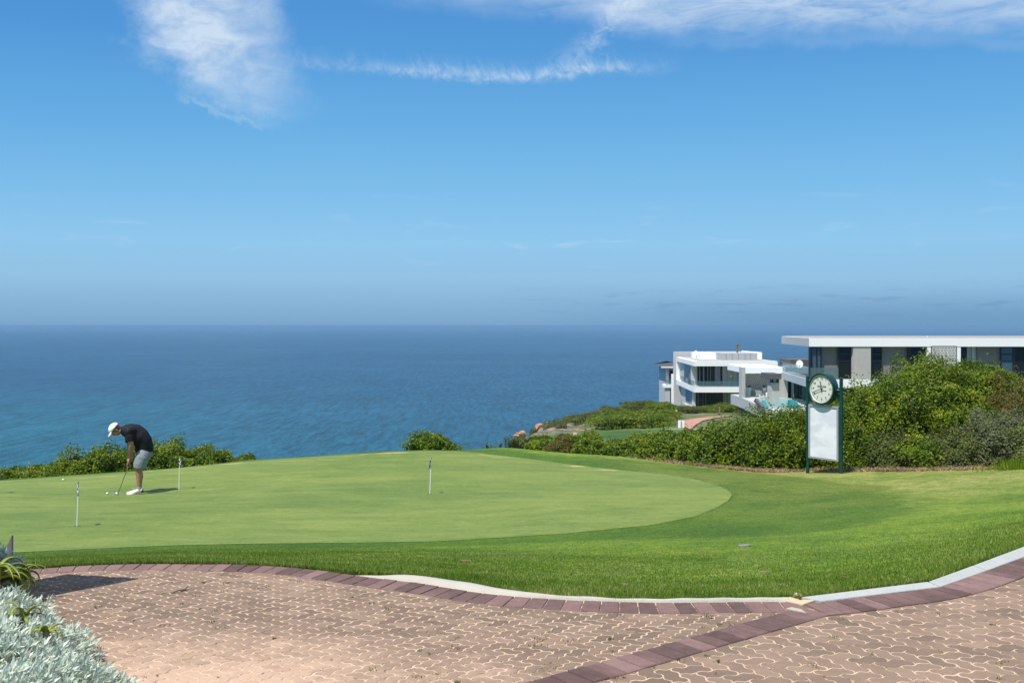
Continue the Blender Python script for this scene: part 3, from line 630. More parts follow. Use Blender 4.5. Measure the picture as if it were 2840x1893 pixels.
# rough concrete haunch between border and grass
hs = np.linspace((985 - CX) / F, (2186 - CX) / F, 150)
o1 = np.interp(hs, Os, Od); i1 = np.interp(hs, Ls, Ld) + 0.02
i1 = np.maximum(i1, o1 + 0.012); tp_ = np.clip((hs - hs[0]) / 0.05, 0.02, 1) ** 0.6; i1 = o1 + (i1 - o1) * tp_
Xh, Dh, th_ = polar(hs, o1 - 0.004, i1, 6)
zz = 0.004 + 0.016 * np.sin(np.pi * th_)[None] + 0.003 * np.sin(Xh * 17) * np.sin(Dh * 23 + Xh * 9) + 0.004
zz = zz * tp_[:, None]; zz[:, 0] = -0.02; zz[:, -1] = -0.03
link('concrete_haunch', gridmesh(Xh, Dh, zz), ROUGHC, smooth=True, kind='structure')
# precast kerb stones on the right
kt = [(2220, 1654), (2575, 1611), (2700, 1566), (2840, 1513), (3000, 1454.5), (3436, 1293.6)]; kb = [(2275, 1671.5), (2609, 1630.5), (2738, 1585), (2840, 1547.5), (3000, 1487.5), (3436, 1322.5)]
splits = [(0, 1), (1, 2.0), (2.0, 3.6), (3.6, 4.2), (4.2, 5)]
def lerp_l(t, v, z=0.0):
    k = min(int(v), len(t) - 2); f = v - k; a, b = on0(*t[k], z), on0(*t[k + 1], z); return a.lerp(b, f)
for k, (p, q) in enumerate(splits):
    mid_ = [p + (q - p) * e for e in (0.004, 0.996)]
    bot = [lerp_l(kb, e) for e in mid_]; top_ = [lerp_l(kt, e, 0.035) for e in mid_]
    d = (bot[1] - bot[0]).normalized() * 0.003
    bk = [t_ + (t_ - b_).normalized() * 0.03 for t_, b_ in zip(top_, bot)]
    V_ = [(bot[0] + d), (bot[1] - d), (top_[1] - d), (top_[0] + d)]
    m = MB(); hz_ = [0.012, 0.012, 0.035, 0.035]
    m.prism([(v_.x, v_.y) for v_ in V_], -0.06, hz_ if True else 0)
    m.build('kerb_stone', KERB, bevel=0.004, kind='structure')
m = MB(); m.prism([tuple(on0(*p)[:2]) for p in ((2172, 1668), (2226, 1680), (2262, 1671), (2208, 1655))], -0.05, [0.012, 0.012, 0.02, 0.03])
m.build('kerb_stone', BUFF, bevel=0.004, kind='structure')
# ---------------------------------------------------------------- foliage builders
def unit(a): return a / (np.linalg.norm(a, axis=-1, keepdims=True) + 1e-9)
def leaf_quads(P, Dr, Up, ln, wd, fold=0.25, droop=0.0):
    """two quads per leaf: base, left, tip, midrib / right"""
    side = unit(np.cross(Dr, Up)); nrm = unit(np.cross(side, Dr)); ln = ln[:, None]; wd = wd[:, None]
    tip = P + Dr * ln - nrm * ln * droop; mid = P + Dr * ln * 0.5 - nrm * wd * fold
    Lf = P + Dr * ln * 0.48 - side * wd * 0.5; Rt = P + Dr * ln * 0.48 + side * wd * 0.5
    V = np.stack([P, Lf, tip, mid, Rt], 1).reshape(-1, 3); n = len(P); b = np.arange(n)[:, None] * 5
    Fq = np.concatenate([b + [0, 3, 2, 1], b + [0, 4, 2, 3]], 1).reshape(-1, 4); return V, Fq
def simple_leaves(P, Dr, Up, ln, wd):
    side = unit(np.cross(Dr, Up)); ln = ln[:, None]; wd = wd[:, None]
    V = np.stack([P, P + Dr * ln * 0.6 - side * wd * 0.5, P + Dr * ln, P + Dr * ln * 0.6 + side * wd * 0.5], 1).reshape(-1, 3)
    Fq = (np.arange(len(P))[:, None] * 4 + np.arange(4)[None]); return V, Fq
def rosettes(P, N, r, k, ln, wd, tilt=(0.5, 1.2)):
    n = len(P); P = np.repeat(P, k, 0); N = np.repeat(N, k, 0); rv = np.repeat(r.uniform(0, 1, n), k)
    a = np.tile(np.arange(k) * 6.283 / k, n) + np.repeat(r.uniform(0, 6.28, n), k) + r.normal(0, .25, n * k)
    ref = unit(r.normal(0, 1, (n, 3))); ref = np.repeat(ref, k, 0); e1 = unit(np.cross(N, ref)); e2 = np.cross(N, e1)
    t = r.uniform(*tilt, n * k)[:, None]
    Dr = unit(N * np.cos(t) + (e1 * np.cos(a)[:, None] + e2 * np.sin(a)[:, None]) * np.sin(t))
    s = r.uniform(0.7, 1.2, n * k); V, Fq = simple_leaves(P, Dr, N + 0.01, ln * s, wd * s)
    return V, Fq, np.clip(rv * 0.8 + r.uniform(0, 0.2, n * k) + (r.uniform(0, 1, n * k) > 0.985) * 0.3, 0, 1)
def shrub(name, px, d, hw_px, top_py, ry, material, label, group, leaf=0.055, dens=260, k=5, seed=0, lump=0.13, sink=0.15, zfac=1.0, stems=5, cat='shrub', flat=1.0, base=None):
    r = np.random.default_rng(seed + abs(int(px * 7 + d * 13))); cx, cy = X(px, d), d; rx = hw_px / F * d
    gz = base if base is not None else h1(cx, cy - ry); hz_ = max(Z(top_py, d) - gz, 0.2 + 0.005 * d); org_ = np.array([cx, cy, gz])
    root = empty(name, (cx, cy, gz), label=label, cat=cat, group=group)
    area = 2 * math.pi * ((((rx * ry) ** 1.6 + (rx * hz_) ** 1.6 + (ry * hz_) ** 1.6) / 3) ** (1 / 1.6))
    n = int(area * dens * 2.0)
    ks = float(np.clip(1 - 0.20 / max(min(hz_, rx * 0.9), .3), 0.70, 0.94)); v = unit(r.normal(0, 1, (n * 4, 3))); jw = np.linalg.norm(v / np.array([rx, ry, hz_]), axis=1); v = v[r.uniform(0, 1, len(v)) < jw / jw.max()]
    v = v[v[:, 2] > -0.12]; v = v[(v[:, 1] < 0.75)]; v = v[r.permutation(len(v))[:int(n * 0.85)]]
    v = np.where(True, v, v); sup = np.power(np.abs(v), 0.85) * np.sign(v); v2 = unit(sup)
    K_ = r.normal(0, 1, (7, 3)) * np.array([3.2, 3.2, 4.5]) * (1 + max(rx, 1) * 0.25); ph = r.uniform(0, 6.28, 7)
    Rm = max((rx + ry + hz_) / 3, .4); K2 = r.normal(0, 1, (6, 3)) * 5.5 * Rm * (1 if d < 40 else 0.5); clump = min(0.15, (0.15 if d < 40 else 0.35) / Rm) / 2.4
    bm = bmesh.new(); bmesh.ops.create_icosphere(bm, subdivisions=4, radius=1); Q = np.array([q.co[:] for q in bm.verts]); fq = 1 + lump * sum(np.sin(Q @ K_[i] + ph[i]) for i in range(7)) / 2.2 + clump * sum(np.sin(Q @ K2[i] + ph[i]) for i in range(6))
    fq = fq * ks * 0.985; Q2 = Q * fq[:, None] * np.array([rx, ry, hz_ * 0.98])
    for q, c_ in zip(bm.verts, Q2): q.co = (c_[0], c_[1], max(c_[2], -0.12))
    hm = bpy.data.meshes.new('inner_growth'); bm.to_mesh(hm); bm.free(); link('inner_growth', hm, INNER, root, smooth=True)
    f = 1 + lump * sum(np.sin(v2 @ K_[i] + ph[i]) for i in range(7)) / 2.2; f += clump * sum(np.sin(v2 @ K2[i] + ph[i]) for i in range(6))
    m = r.uniform(0, 1, len(v2)); f *= np.where(m < 0.45, r.uniform(0.5 + ks * .5, 1.02, len(v2)), np.where(m < 0.95, r.uniform(ks, 0.99, len(v2)), 1.0 + r.uniform(0, 0.45, len(v2)) * (1 - ks)))
    Pp = v2 * f[:, None] * np.array([rx, ry, hz_ * 0.98]) * flat
    N = unit(v2 / np.array([rx, ry, hz_]) + 0); N = unit(N + r.normal(0, 0.38, N.shape) + np.array([0, 0, 0.35]))
    V, Fq, a = rosettes(Pp, N, r, k, leaf, leaf * 0.50)
    link('foliage', npmesh(V, Fq, a), material, root)
    if stems:
        for _ in range(stems):
            mb = MB(); aa = r.uniform(3.4, 6.0); x0 = rx * 0.62 * math.cos(aa); y0 = -abs(ry * 0.85 * math.sin(aa)); q = []
            x1_, y1_, zz_ = x0 * 1.45, y0 * 1.22, hz_ * r.uniform(0.25, 0.5)
            for t in (0, .3, .6, 1): q.append((x0 + (x1_ - x0) * t + r.normal(0, .05), y0 + (y1_ - y0) * t + r.normal(0, .05), -0.1 + (zz_ + .1) * t))
            mb.tube(q, [0.024, 0.019, 0.014, 0.007], 6); mb.build('stem', DEAD, root)
    return root

GRP_L = 'shrubs on the sea side of the putting green'; GRP_H = 'shrubs of the hedge beside the lawn'; GRP_F = 'shrubs on the headland'
LFT = [(-190, 25.6, 90, 1296, 'glossy shrub past the left edge of the green'), (-60, 25.6, 70, 1304, 'low glossy shrub cut off by the left edge of the photo, behind the green'),
       (45, 26.0, 55, 1295, 'low thin shrub at the far left behind the green, above the spiky silver plant'), (130, 26.2, 62, 1281, 'low dark shrub left of the man, below the sea, above the white ball'),
       (215, 26.4, 62, 1262, 'green shrub above the left flagstick, between the low dark shrub and the golfer'), (300, 26.6, 62, 1242, 'rounded glossy shrub just left of the golfer, behind his arms'),
       (385, 26.8, 62, 1236, 'shrub directly behind the golfer, mostly hidden by his shorts'), (455, 26.9, 66, 1227, 'tallest glossy shrub behind the green, just right of the golfer'),
       (535, 27.0, 56, 1240, 'rounded shrub behind the flagstick nearest the golfer'), (600, 27.2, 45, 1250, 'shrub with an upright leafy tuft, right of the flagstick nearest the golfer'),
       (668, 27.4, 44, 1268, 'smallest low shrub at the right end of the row beyond the golfer')]
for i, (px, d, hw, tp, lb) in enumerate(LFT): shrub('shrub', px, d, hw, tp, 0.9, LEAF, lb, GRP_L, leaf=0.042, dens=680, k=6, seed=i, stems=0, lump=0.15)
shrub('shrub', 1197, 27.6, 74, 1207, 0.8, LEAF, 'small domed bush alone on the skyline of the green against the sea', GRP_L, leaf=0.046, dens=560, k=6, stems=0, seed=3, lump=0.12)
HDG = [(2975, 25.0, 110, 1100, 1.6, LEAF, 'glossy shrub past the right edge of the photo behind the grey one', 260),
       (2660, 27.0, 215, 1000, 2.6, LEAF, 'tallest, widest glossy shrub, domed, in front of the slatted screen of the big house', 260),
       (2560, 26.6, 130, 1006, 2.0, LEAF, 'high glossy shrub on the left shoulder of the tallest bush, below the small open window', 260),
       (2752, 26.6, 108, 1018, 2.0, LEAF, 'high glossy shrub on the right shoulder of the tallest bush, above the bronze one', 260),
       (2470, 25.9, 105, 1034, 1.7, LEAF, 'glossy shrub in front of the grey recessed wall, two right of the clock sign', 280),
       (2415, 25.5, 88, 1060, 1.3, LEAF, 'glossy shrub right of the clock, reaching up to the white balcony edge', 290),
       (2330, 25.9, 80, 1098, 1.1, LEAF, 'glossy shrub directly behind the right green post', 290),
       (2245, 26.2, 80, 1112, 1.1, LEAF, 'dark glossy shrub directly behind the left post and blank board', 290),
       (2165, 25.8, 75, 1128, 1.2, LEAF, 'glossy shrub just left of the clock sign, below the swimming pool', 290),
       (2085, 25.7, 72, 1148, 1.1, LEAF, 'glossy shrub under the hanging terrace wall, second left of the clock sign', 290),
       (2005, 25.7, 72, 1172, 1.1, LEAF, 'glossy shrub with bare grey twigs below the red path', 290),
       (1930, 26.0, 66, 1188, 1.1, LEAF, 'glossy shrub just below the white back of the small tee board', 290),
       (1850, 26.3, 64, 1196, 1.0, LEAF, 'mid-height shrub left of the tee board, before the dark mound', 290),
       (1775, 26.7, 58, 1207, 1.0, LEAF, 'shrub below the headland mound, right of the dip in the hedge', 290),
       (1705, 27.0, 48, 1224, 0.8, LEAF, 'lowest shrub of the hedge, in the dip where far grass shows', 290),
       (1635, 27.4, 56, 1205, 0.9, LEAF, 'yellow-green domed shrub left of the dip in the hedge', 300),
       (1565, 27.6, 52, 1210, 0.8, LEAFB, 'olive-brown shrub in front of the pale far fairway', 300),
       (1500, 27.9, 44, 1222, 0.7, LEAF, 'low shrub near the left end of the hedge beside the fairway', 300),
       (1445, 28.1, 32, 1234, 0.5, LEAFO, 'very low grey-green shrub at the left tip of the hedge', 300),
       (2830, 24.6, 98, 1046, 1.3, LEAFB, 'bronze and orange tinted shrub at the upper right beside the tallest bush', 280),
       (2760, 23.3, 105, 1140, 1.1, LEAFG, 'pale grey twiggy shrub at the right below the bronze one', 300),
       (2870, 22.3, 90, 1165, 0.9, LEAFO, 'olive-green shrub cut off by the right edge above the tall grass tuft', 300),
       (2655, 23.2, 85, 1190, 0.9, LEAFO, 'yellow-olive low shrub left of the pale grey twiggy one', 300),
       (2560, 23.5, 80, 1215, 0.8, LEAF, 'low glossy shrub at the foot of the tallest bush, by the lawn', 290),
       (2470, 24.1, 72, 1200, 0.8, LEAFO, 'low olive shrub at the lawn edge, second right of the clock sign', 290),
       (2392, 24.8, 48, 1170, 0.6, LEAF, 'low glossy shrub at the lawn edge immediately right of the right post', 290)]
for i, (px, d, hw, tp, ry, mt, lb, dn) in enumerate(HDG):
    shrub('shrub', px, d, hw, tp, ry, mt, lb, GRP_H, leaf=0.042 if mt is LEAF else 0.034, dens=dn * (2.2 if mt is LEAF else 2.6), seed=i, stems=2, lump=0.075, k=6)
FAR = [(1450, 72, 12, 1210, 0.6, LEAFG, 'grey tuft among the lowest rocks at the headland tip'), (1520, 76, 15, 1180, 0.8, LEAFG, 'grey scrub tuft on the rocky ridge right of the largest boulder'), (1583, 84, 26, 1163, 1.2, LEAFG, 'grey scrub on the skyline at the top of the rocky ridge'), (1555, 72, 14, 1192, 0.7, LEAFG, 'grey scrub tuft above the fairway, below the rocky ridge'),
       (1752, 68, 124, 1141, 3.0, LEAF, 'large dark green mound of shrub on the headland left of the tee board'), (1638, 80, 76, 1146, 2.2, LEAFO, 'olive shrub mound on the headland behind the larger dark mound'),
       (1700, 92, 60, 1141, 2.0, LEAFO, 'low olive thicket on the headland skyline'), (1775, 100, 62, 1129, 2.0, LEAFO, 'low thicket on the headland skyline just left of the house pool terrace'),
       (1835, 96, 45, 1133, 2.0, LEAF, 'shrub on the slope below the old grey house'), (1850, 80, 45, 1150, 1.8, LEAF, 'shrub beside the orange boulder near the tee board'), (1545, 77, 20, 1184, 0.7, LEAFO, 'tiny round bush among the orange rocks'),
       (1905, 104, 36, 1139, 1.5, LEAFO, 'shrub in front of the white steps of the far house'), (1955, 106, 42, 1127, 1.6, LEAF, 'shrub before the glass doors of the far white house'),
       (2010, 107, 42, 1120, 1.6, LEAF, 'shrub behind the brown totem post'), (2062, 106, 36, 1119, 1.6, LEAFO, 'shrub under the corner of the terrace wall, right of the totem post'), (1480, 73, 12, 1196, 0.5, LEAFO, 'small tuft beside the leftmost orange boulders')]
for i, (px, d, hw, tp, ry, mt, lb) in enumerate(FAR): shrub('shrub', px, d, hw, tp, ry, mt, lb, GRP_F, leaf=0.07, dens=150, k=5, seed=40 + i, stems=0, lump=0.10)
# small upright plants at the left end of the hedge
def upright(px, d, h, n, material, label, group, sd_, spread=0.2, ln=0.07, wd=0.02, base=None):
    r = np.random.default_rng(sd_); cx = X(px, d); gz = h1(cx, d) if base is None else base; root = empty('leafy_plant', (cx, d, gz), label=label, cat='plant', group=group)
    Ps, Ds = [], []; mb = MB()
    for i in range(n):
        a = r.uniform(0, 6.28); t = r.uniform(0.05, spread); hh = h * r.uniform(0.6, 1.0); b0 = np.array([r.normal(0, .04), r.normal(0, .04), -0.03]); dirv_ = np.array([math.cos(a) * t, math.sin(a) * t, 1.0])
        mb.tube([tuple(b0), tuple(b0 + dirv_ * hh)], [0.008, 0.004], 5)
        for q in np.linspace(0.15, 1, int(22 * h / 0.5)):
            for _ in range(3):
                ang = r.uniform(0, 6.28); Ps.append(b0 + dirv_ * hh * q); Ds.append([math.cos(ang), math.sin(ang), 0.8])
    Ps = np.array(Ps); Ds = unit(np.array(Ds)); V, Fq = simple_leaves(Ps, Ds, np.tile([0., 0., 1.], (len(Ps), 1)), np.full(len(Ps), ln) * r.uniform(.7, 1.2, len(Ps)), np.full(len(Ps), wd))
    link('leaves', npmesh(V, Fq, r.uniform(0, 1, len(Fq))), material, root); mb.build('stem', BARK, root)
for i, (px, d, h, lb) in enumerate([(1352, 27.2, 0.32, 'thin upright plant standing alone at the edge of the green, furthest left of its row'), (1385, 27.4, 0.30, 'upright tuft second from the left before the sea'),
                                    (1412, 27.6, 0.50, 'tall bottlebrush-like upright plant at the left tip of the hedge'), (1427, 27.5, 0.45, 'upright leafy plant leaning against the tall bottlebrush-like one')]):
    upright(px, d, h, 5 if i < 2 else 10, LEAFO, lb, 'upright plants at the left tip of the hedge', i, 0.35)
upright(604, 26.8, 0.95, 9, LEAF, 'upright leafy tuft sticking out of the shrub row right of the golfer', 'upright plants behind the green', 11, 0.25)
upright(2, 25.2, 0.55, 6, LEAFO, 'sparse upright twigs with small leaves at the left edge of the photo', 'upright plants behind the green', 12, 0.35)
# grass tuft at the right edge and dry litter at the hedge foot
def strips(name, n, area, hmin, hmax, w, material, sd_, lean=0.6, label=None, cat=None, kind=None):
    r = np.random.default_rng(sd_); px, d = area(r, n); x = (px - CX) / F * d; z = H(x, d); h = r.uniform(hmin, hmax, n); a = r.uniform(0, 6.28, n); b = r.uniform(0, 6.28, n); l = r.uniform(0, lean, n) * h
    p = np.stack([x, d, z - .01], 1); e = np.stack([np.cos(a) * w / 2, np.sin(a) * w / 2, 0 * a], 1); tip = p + np.stack([np.cos(b) * l, np.sin(b) * l, h], 1)
    V = np.stack([p - e, p + e, tip], 1).reshape(-1, 3); link(name, npmesh(V, np.arange(len(V)).reshape(-1, 3), r.uniform(0, 1, n)), material, label=label) if False else tag(link(name, npmesh(V, np.arange(len(V)).reshape(-1, 3), r.uniform(0, 1, n)), material), label, cat, None, kind)
strips('tall_grass', 1300, lambda r, n: (r.normal(2830, 45, n), r.uniform(20.9, 22.2, n)), 0.06, 0.30, 0.012, LEAF, 5, 0.5, 'tuft of long green grass blades at the foot of the hedge by the right edge', 'grass tuft', 'stuff')
LITTER = mat('dry_litter', rough=0.9, build=f_leaf([(0.0, (0.14, 0.09, 0.05)), (0.5, (0.30, 0.21, 0.12)), (1.0, (0.48, 0.36, 0.22))], 0.15, 0.9, 0.2))
def hedge_foot(r, n):
    px = np.where(r.uniform(0, 1, n) < 0.55, r.normal(2020, 110, n), r.normal(2520, 130, n)) + 25 * np.sin(r.uniform(0, 40, n)); px = np.clip(px, 1750, 2800); base_d = np.interp(px, [1503, 1694, 1847, 2000, 2115, 2240, 2335, 2450, 2600, 2840], [26.6, 26.05, 25.1, 24.25, 24.0, 24.6, 23.9, 22.9, 22.2, 21.0]); return px, base_d + r.uniform(-0.05, 0.75, n) + 0.06 * np.sin(px * 0.11)
strips('leaf_litter', 15000, hedge_foot, 0.01, 0.09, 0.03, LITTER, 6, 2.5, 'dry brown leaf litter and twigs along the foot of the hedge', 'leaf litter', 'stuff')

# rocks on the headland
def f_rock(nt, b):
    p = obj_co(); n = noise(p, 2.5, 6, 0.7); c = ramp(n, [(0.3, (0.12, 0.06, 0.035)), (0.5, (0.40, 0.20, 0.10)), (0.7, (0.55, 0.37, 0.24))]); setc(b, c); bump(b, n, 0.6, 0.08)
ROCK = mat('orange_rock', rough=0.9, build=f_rock)
def rock(px, py, w_px, h_px, label, sd_, d=None):
    r = np.random.default_rng(sd_); c = hit(px, py, 50, 125) if d is None else at(px, py, d); d = c.y; rw, rh = w_px / F * d / 2, h_px / F * d / 2
    bm = bmesh.new(); bmesh.ops.create_icosphere(bm, subdivisions=3, radius=1)
    pl = [(unit(r.normal(0, 1, 3)), r.uniform(0.55, 0.85)) for _ in range(9)]
    for v in bm.verts:
        for nrm, k_ in pl:
            t = float(np.dot(v.co, nrm))
            if t > k_: v.co -= Vector(nrm) * (t - k_)
        v.co = Vector((v.co.x * rw * 1.15, v.co.y * rw, v.co.z * rh * 1.25)) + Vector(r.normal(0, 0.02 * rw, 3))
    me = bpy.data.meshes.new('rock'); bm.to_mesh(me); bm.free(); o = link('boulder', me, ROCK, label=label, cat='boulder', group='orange boulders on the headland'); o.location = c + Vector((0, 0, rh * 0.3)); return o
for i, (zx, zy, w, h, lb) in enumerate([(235, 412, 14, 9, 'leftmost and lowest orange boulder at the headland tip'), (272, 395, 16, 10, 'orange boulder just right of the lowest one at the tip'), (312, 365, 14, 8, 'flat orange boulder topping the cluster at the headland tip'),
        (322, 385, 11, 8, 'small orange boulder under the flat one at the tip'), (512, 297, 19, 13, 'largest squarish orange boulder standing out on the ridge above the sea'), (636, 262, 15, 9, 'pointed orange boulder on the ridge right of the largest one'),
        (640, 312, 22, 9, 'long low orange slab below the pointed boulder'), (820, 258, 14, 9, 'orange boulder upslope beside the olive thicket'), (905, 232, 13, 9, 'highest pale orange boulder on the ridge'), (830, 292, 10, 8, 'pale broken rock below the upslope boulder'),
        (735, 300, 8, 5, 'small rock between the long slab and the pale broken rock'), (450, 332, 9, 5, 'small orange rock left of and below the largest boulder'), (2195, 195, 13, 7, 'flat tan boulder at the foot of the thin post near the far house')]):
    rock(1380 + zx / 4.525, 1120 + zy / 4.525, w * 1.3, h * 1.45, lb, i)
SCR = ['reddish scree rock lowest and furthest left between the two headland mounds', 'second reddish scree rock up from the fairway grass', 'third reddish scree rock, left of the middle of the scree strip', 'reddish scree rock in the middle of the strip between the mounds', 'reddish scree rock just right of the middle of the strip', 'second highest reddish scree rock between the mounds', 'highest reddish scree rock, tucked against the larger mound']
for i in range(7): rock(1600 + i * 9 + (i % 2) * 3, 1194 - i * 1.2 + (i % 3), 8, 4, SCR[i], 30 + i, 66 + i * 0.4)
rk = [o for o in bpy.data.objects if o.name.startswith('boulder')][-7:]
for o in rk: o['group'] = 'scree rocks between the headland mounds'; o['category'] = 'rock'
# red path on the headland
PATH = m_paint('red_path', (0.40, 0.21, 0.15), 0.10, 0.9, 2.0)
o_ = [(1880, 1172), (1898, 1166.5), (1937, 1160.5), (1976, 1157), (2012, 1154), (2022, 1153.5)]; i_ = [(1915, 1194), (1928, 1181), (1950, 1168), (1985, 1160), (2012, 1156.5), (2024, 1154)]
V_, F_ = [], []
for a, b in zip(o_, i_):
    A_, B_ = hit(*a, 30, 125), hit(*b, 30, 125)
    for t in np.linspace(0, 1, 6):
        q = A_.lerp(B_, t); V_.append((q.x, q.y, h1(q.x, q.y) + 0.07))
for i in range(len(o_) - 1): F_ += [[i * 6 + j, i * 6 + j + 1, (i + 1) * 6 + j + 1, (i + 1) * 6 + j] for j in range(5)]
link('path', pydata(V_, F_), PATH, kind='structure')

# ---------------------------------------------------------------- bed in the near left corner
def mound(px, d, rx, ry, hgt, n, label, sd_, tall=0.0):
    r = np.random.default_rng(sd_); cx = X(px, d); root = empty('silver_shrub', (cx, d, 0), label=label, cat='shrub', group='silver shrubs in the near bed')
    v = unit(r.normal(0, 1, (n, 3))); v = v[v[:, 2] > 0.02]; K_ = r.normal(0, 1, (6, 3)) * 5; ph = r.uniform(0, 6.28, 6)
    f = (1 + 0.13 * sum(np.sin(v @ K_[i] + ph[i]) for i in range(6)) / 2.2) * r.uniform(0.80, 1.0, len(v))
    Pp = v * f[:, None] * np.array([rx, ry, hgt]); N = unit(v + np.array([0.15, -0.1, 0.35]) + r.normal(0, .25, v.shape))
    k = 8; m = len(Pp); P_ = np.repeat(Pp, k, 0) + r.normal(0, 0.006, (m * k, 3)); N_ = np.repeat(N, k, 0); a = r.uniform(0, 6.28, m * k); ref = np.repeat(unit(r.normal(0, 1, (m, 3))), k, 0)
    e1 = unit(np.cross(N_, ref)); e2 = np.cross(N_, e1); t = np.abs(r.normal(0.55, 0.28, m * k))[:, None]
    Dr = unit(N_ * np.cos(t) + (e1 * np.cos(a)[:, None] + e2 * np.sin(a)[:, None]) * np.sin(t)); s = r.uniform(0.6, 1.25, m * k)
    V, Fq = leaf_quads(P_, Dr, N_, 0.046 * s, 0.0125 * s, 0.22, r.uniform(-0.15, 0.25, (m * k, 1)))
    rv = np.clip(r.uniform(0, 0.85, m * k) + (r.uniform(0, 1, m * k) > .95) * .2, 0, 1); me = npmesh(V, Fq, np.repeat(rv, 2)); link('foliage', me, SILVER, root)
    mb = MB(); mb.ball((0, 0, hgt * 0.15), (rx * 0.62, ry * 0.62, hgt * 0.45), 14); mb.build('twigs', DEAD, root)
mound(-210, 3.60, 0.62, 0.66, 0.30, 4200, 'nearest silver-leaved shrub, filling the lower left corner', 1)
mound(-140, 4.45, 0.53, 0.66, 0.27, 4200, 'silver-leaved shrub spilling onto the paving under the small aloes', 2)
mound(130, 4.10, 0.27, 0.42, 0.15, 1400, 'low silver-leaved shrub at the right tip of the bed, nearest the paving', 5)
mound(-100, 5.15, 0.44, 0.36, 0.25, 1400, 'silver-leaved shrub just in front of the big curling aloe', 3)
mound(-25, 6.10, 0.17, 0.20, 0.27, 520, 'palest silver shrub behind the big aloe, against the putting green', 4)
def aloe(px, py, d, n, ln, w, label, sd_, material=ALOE):
    r = np.random.default_rng(sd_); c = at(px, py, d); root = empty('aloe', c, label=label, cat='aloe', group='aloes in the near bed'); V, Fq, vals = [], [], []
    for i in range(n):
        a = i * 2.4 + r.normal(0, .2); el_ = r.uniform(0.25, 1.25); L_ = ln * r.uniform(0.75, 1.15); curl = r.uniform(1.8, 4.4); m = 12; p = np.zeros(3); ang = el_; hd = np.array([math.cos(a), math.sin(a), 0]); side = np.array([-math.sin(a), math.cos(a), 0]); tw = r.normal(0, .5)
        b0 = len(V)
        for k in range(m + 1):
            t = k / m; ww = w * (1 - t) ** 0.75 * (1 + 0.15 * (k % 2)); nrm = -hd * math.sin(ang) + np.array([0, 0, 1]) * math.cos(ang)
            V += [tuple(p - side * ww / 2), tuple(p - nrm * ww * 0.45), tuple(p + side * ww / 2), tuple(p + nrm * ww * 0.02)]
            p = p + (hd * math.cos(ang) + np.array([0, 0, 1]) * math.sin(ang)) * L_ / m; ang -= curl / m * (0.4 + 1.4 * t); hd = hd * math.cos(tw / m) + side * math.sin(tw / m); side = np.array([-hd[1], hd[0], 0])
        rv = r.uniform(0.1, 0.9)
        for k in range(m):
            for j in range(4): Fq.append([b0 + k * 4 + j, b0 + k * 4 + (j + 1) % 4, b0 + k * 4 + 4 + (j + 1) % 4, b0 + k * 4 + 4 + j]); vals.append(min(1, rv + (0.35 if (k > 9) else 0)))
    me = npmesh(V, Fq, vals); link('leaves', me, material, root, smooth=False)
    MB().tube([(0, 0, -0.05), (0, 0, 0.0)], [0.012, 0.016], 8).build('stem', BARK, root)
aloe(-12, 1600, 5.70, 34, 0.27, 0.048, 'large aloe with long curling toothed leaves at the left edge', 3)
aloe(42, 1604, 5.85, 26, 0.20, 0.036, 'aloe with hooked leaves overhanging the paving, right of the large one', 8)
aloe(66, 1708, 4.85, 10, 0.17, 0.030, 'small reddish aloe rising out of the silver leaves', 5)
aloe(128, 1752, 4.60, 8, 0.12, 0.026, 'smallest dark aloe near the right side of the silver leaves', 6)
# timber marker board whose foot shows behind the aloes and whose shadow lies on the paving
GREYW = m_paint('weathered_timber', (0.16, 0.15, 0.15), 0.15, 0.8, 8.0)
bx, by = -3.22, 5.80
root = empty('marker_board', (bx, by, 0), label='grey weathered board standing behind the silver plants at the left edge, casting the long shadow', cat='board')
MB().prism([(-0.19, 0.12), (0.17, -0.15), (0.19, -0.12), (-0.17, 0.15)], 0.25, [1.45, 1.86, 1.86, 1.45]).build('panel', GREYW, root)
m = MB(); m.bar((-0.15, 0.10, -0.1), (-0.15, 0.10, 0.4), 0.05); m.build('leg', GREYW, root); m = MB(); m.bar((0.14, -0.12, -0.1), (0.14, -0.12, 0.4), 0.05); m.build('leg', GREYW, root)
c = at(27, 1512, 6.3) - Vector((bx, by, 0))
MB().prism([(c.x - 0.016, c.y), (c.x + 0.012, c.y), (c.x + 0.012, c.y + 0.02), (c.x - 0.016, c.y + 0.02)], -0.02, [c.z - 0.0, c.z + 0.062, c.z + 0.062, c.z - 0.0]).build('brace', GREYW, root)
# weeds in the joints
r = np.random.default_rng(31); n = 90; Vw = []
for i in range(n):
    px, py = r.uniform(250, 2800), 0; s0 = (px - CX) / F; dmax = np.interp(s0, Os, Od) - 0.25; d = r.uniform(4.4, dmax); cx0 = s0 * d; m_ = int(r.uniform(5, 26)); sp = r.uniform(.006, .02)
    for k in range(m_):
        x_, y_ = cx0 + r.normal(0, sp), d + r.normal(0, sp); a = r.uniform(0, 6.28); h = r.uniform(.004, .014); l = r.uniform(0, .010); w = .003
        Vw += [(x_ - math.cos(a) * w, y_ - math.sin(a) * w, -.002), (x_ + math.cos(a) * w, y_ + math.sin(a) * w, -.002), (x_ + math.sin(a) * l, y_ + math.cos(a) * l, h)]
tag(link('weeds', npmesh(Vw, np.arange(len(Vw)).reshape(-1, 3), r.uniform(0, 1, len(Vw) // 3)), LEAFO), 'tiny tufts of weed and moss growing in the joints of the paving', 'weeds', None, 'stuff')
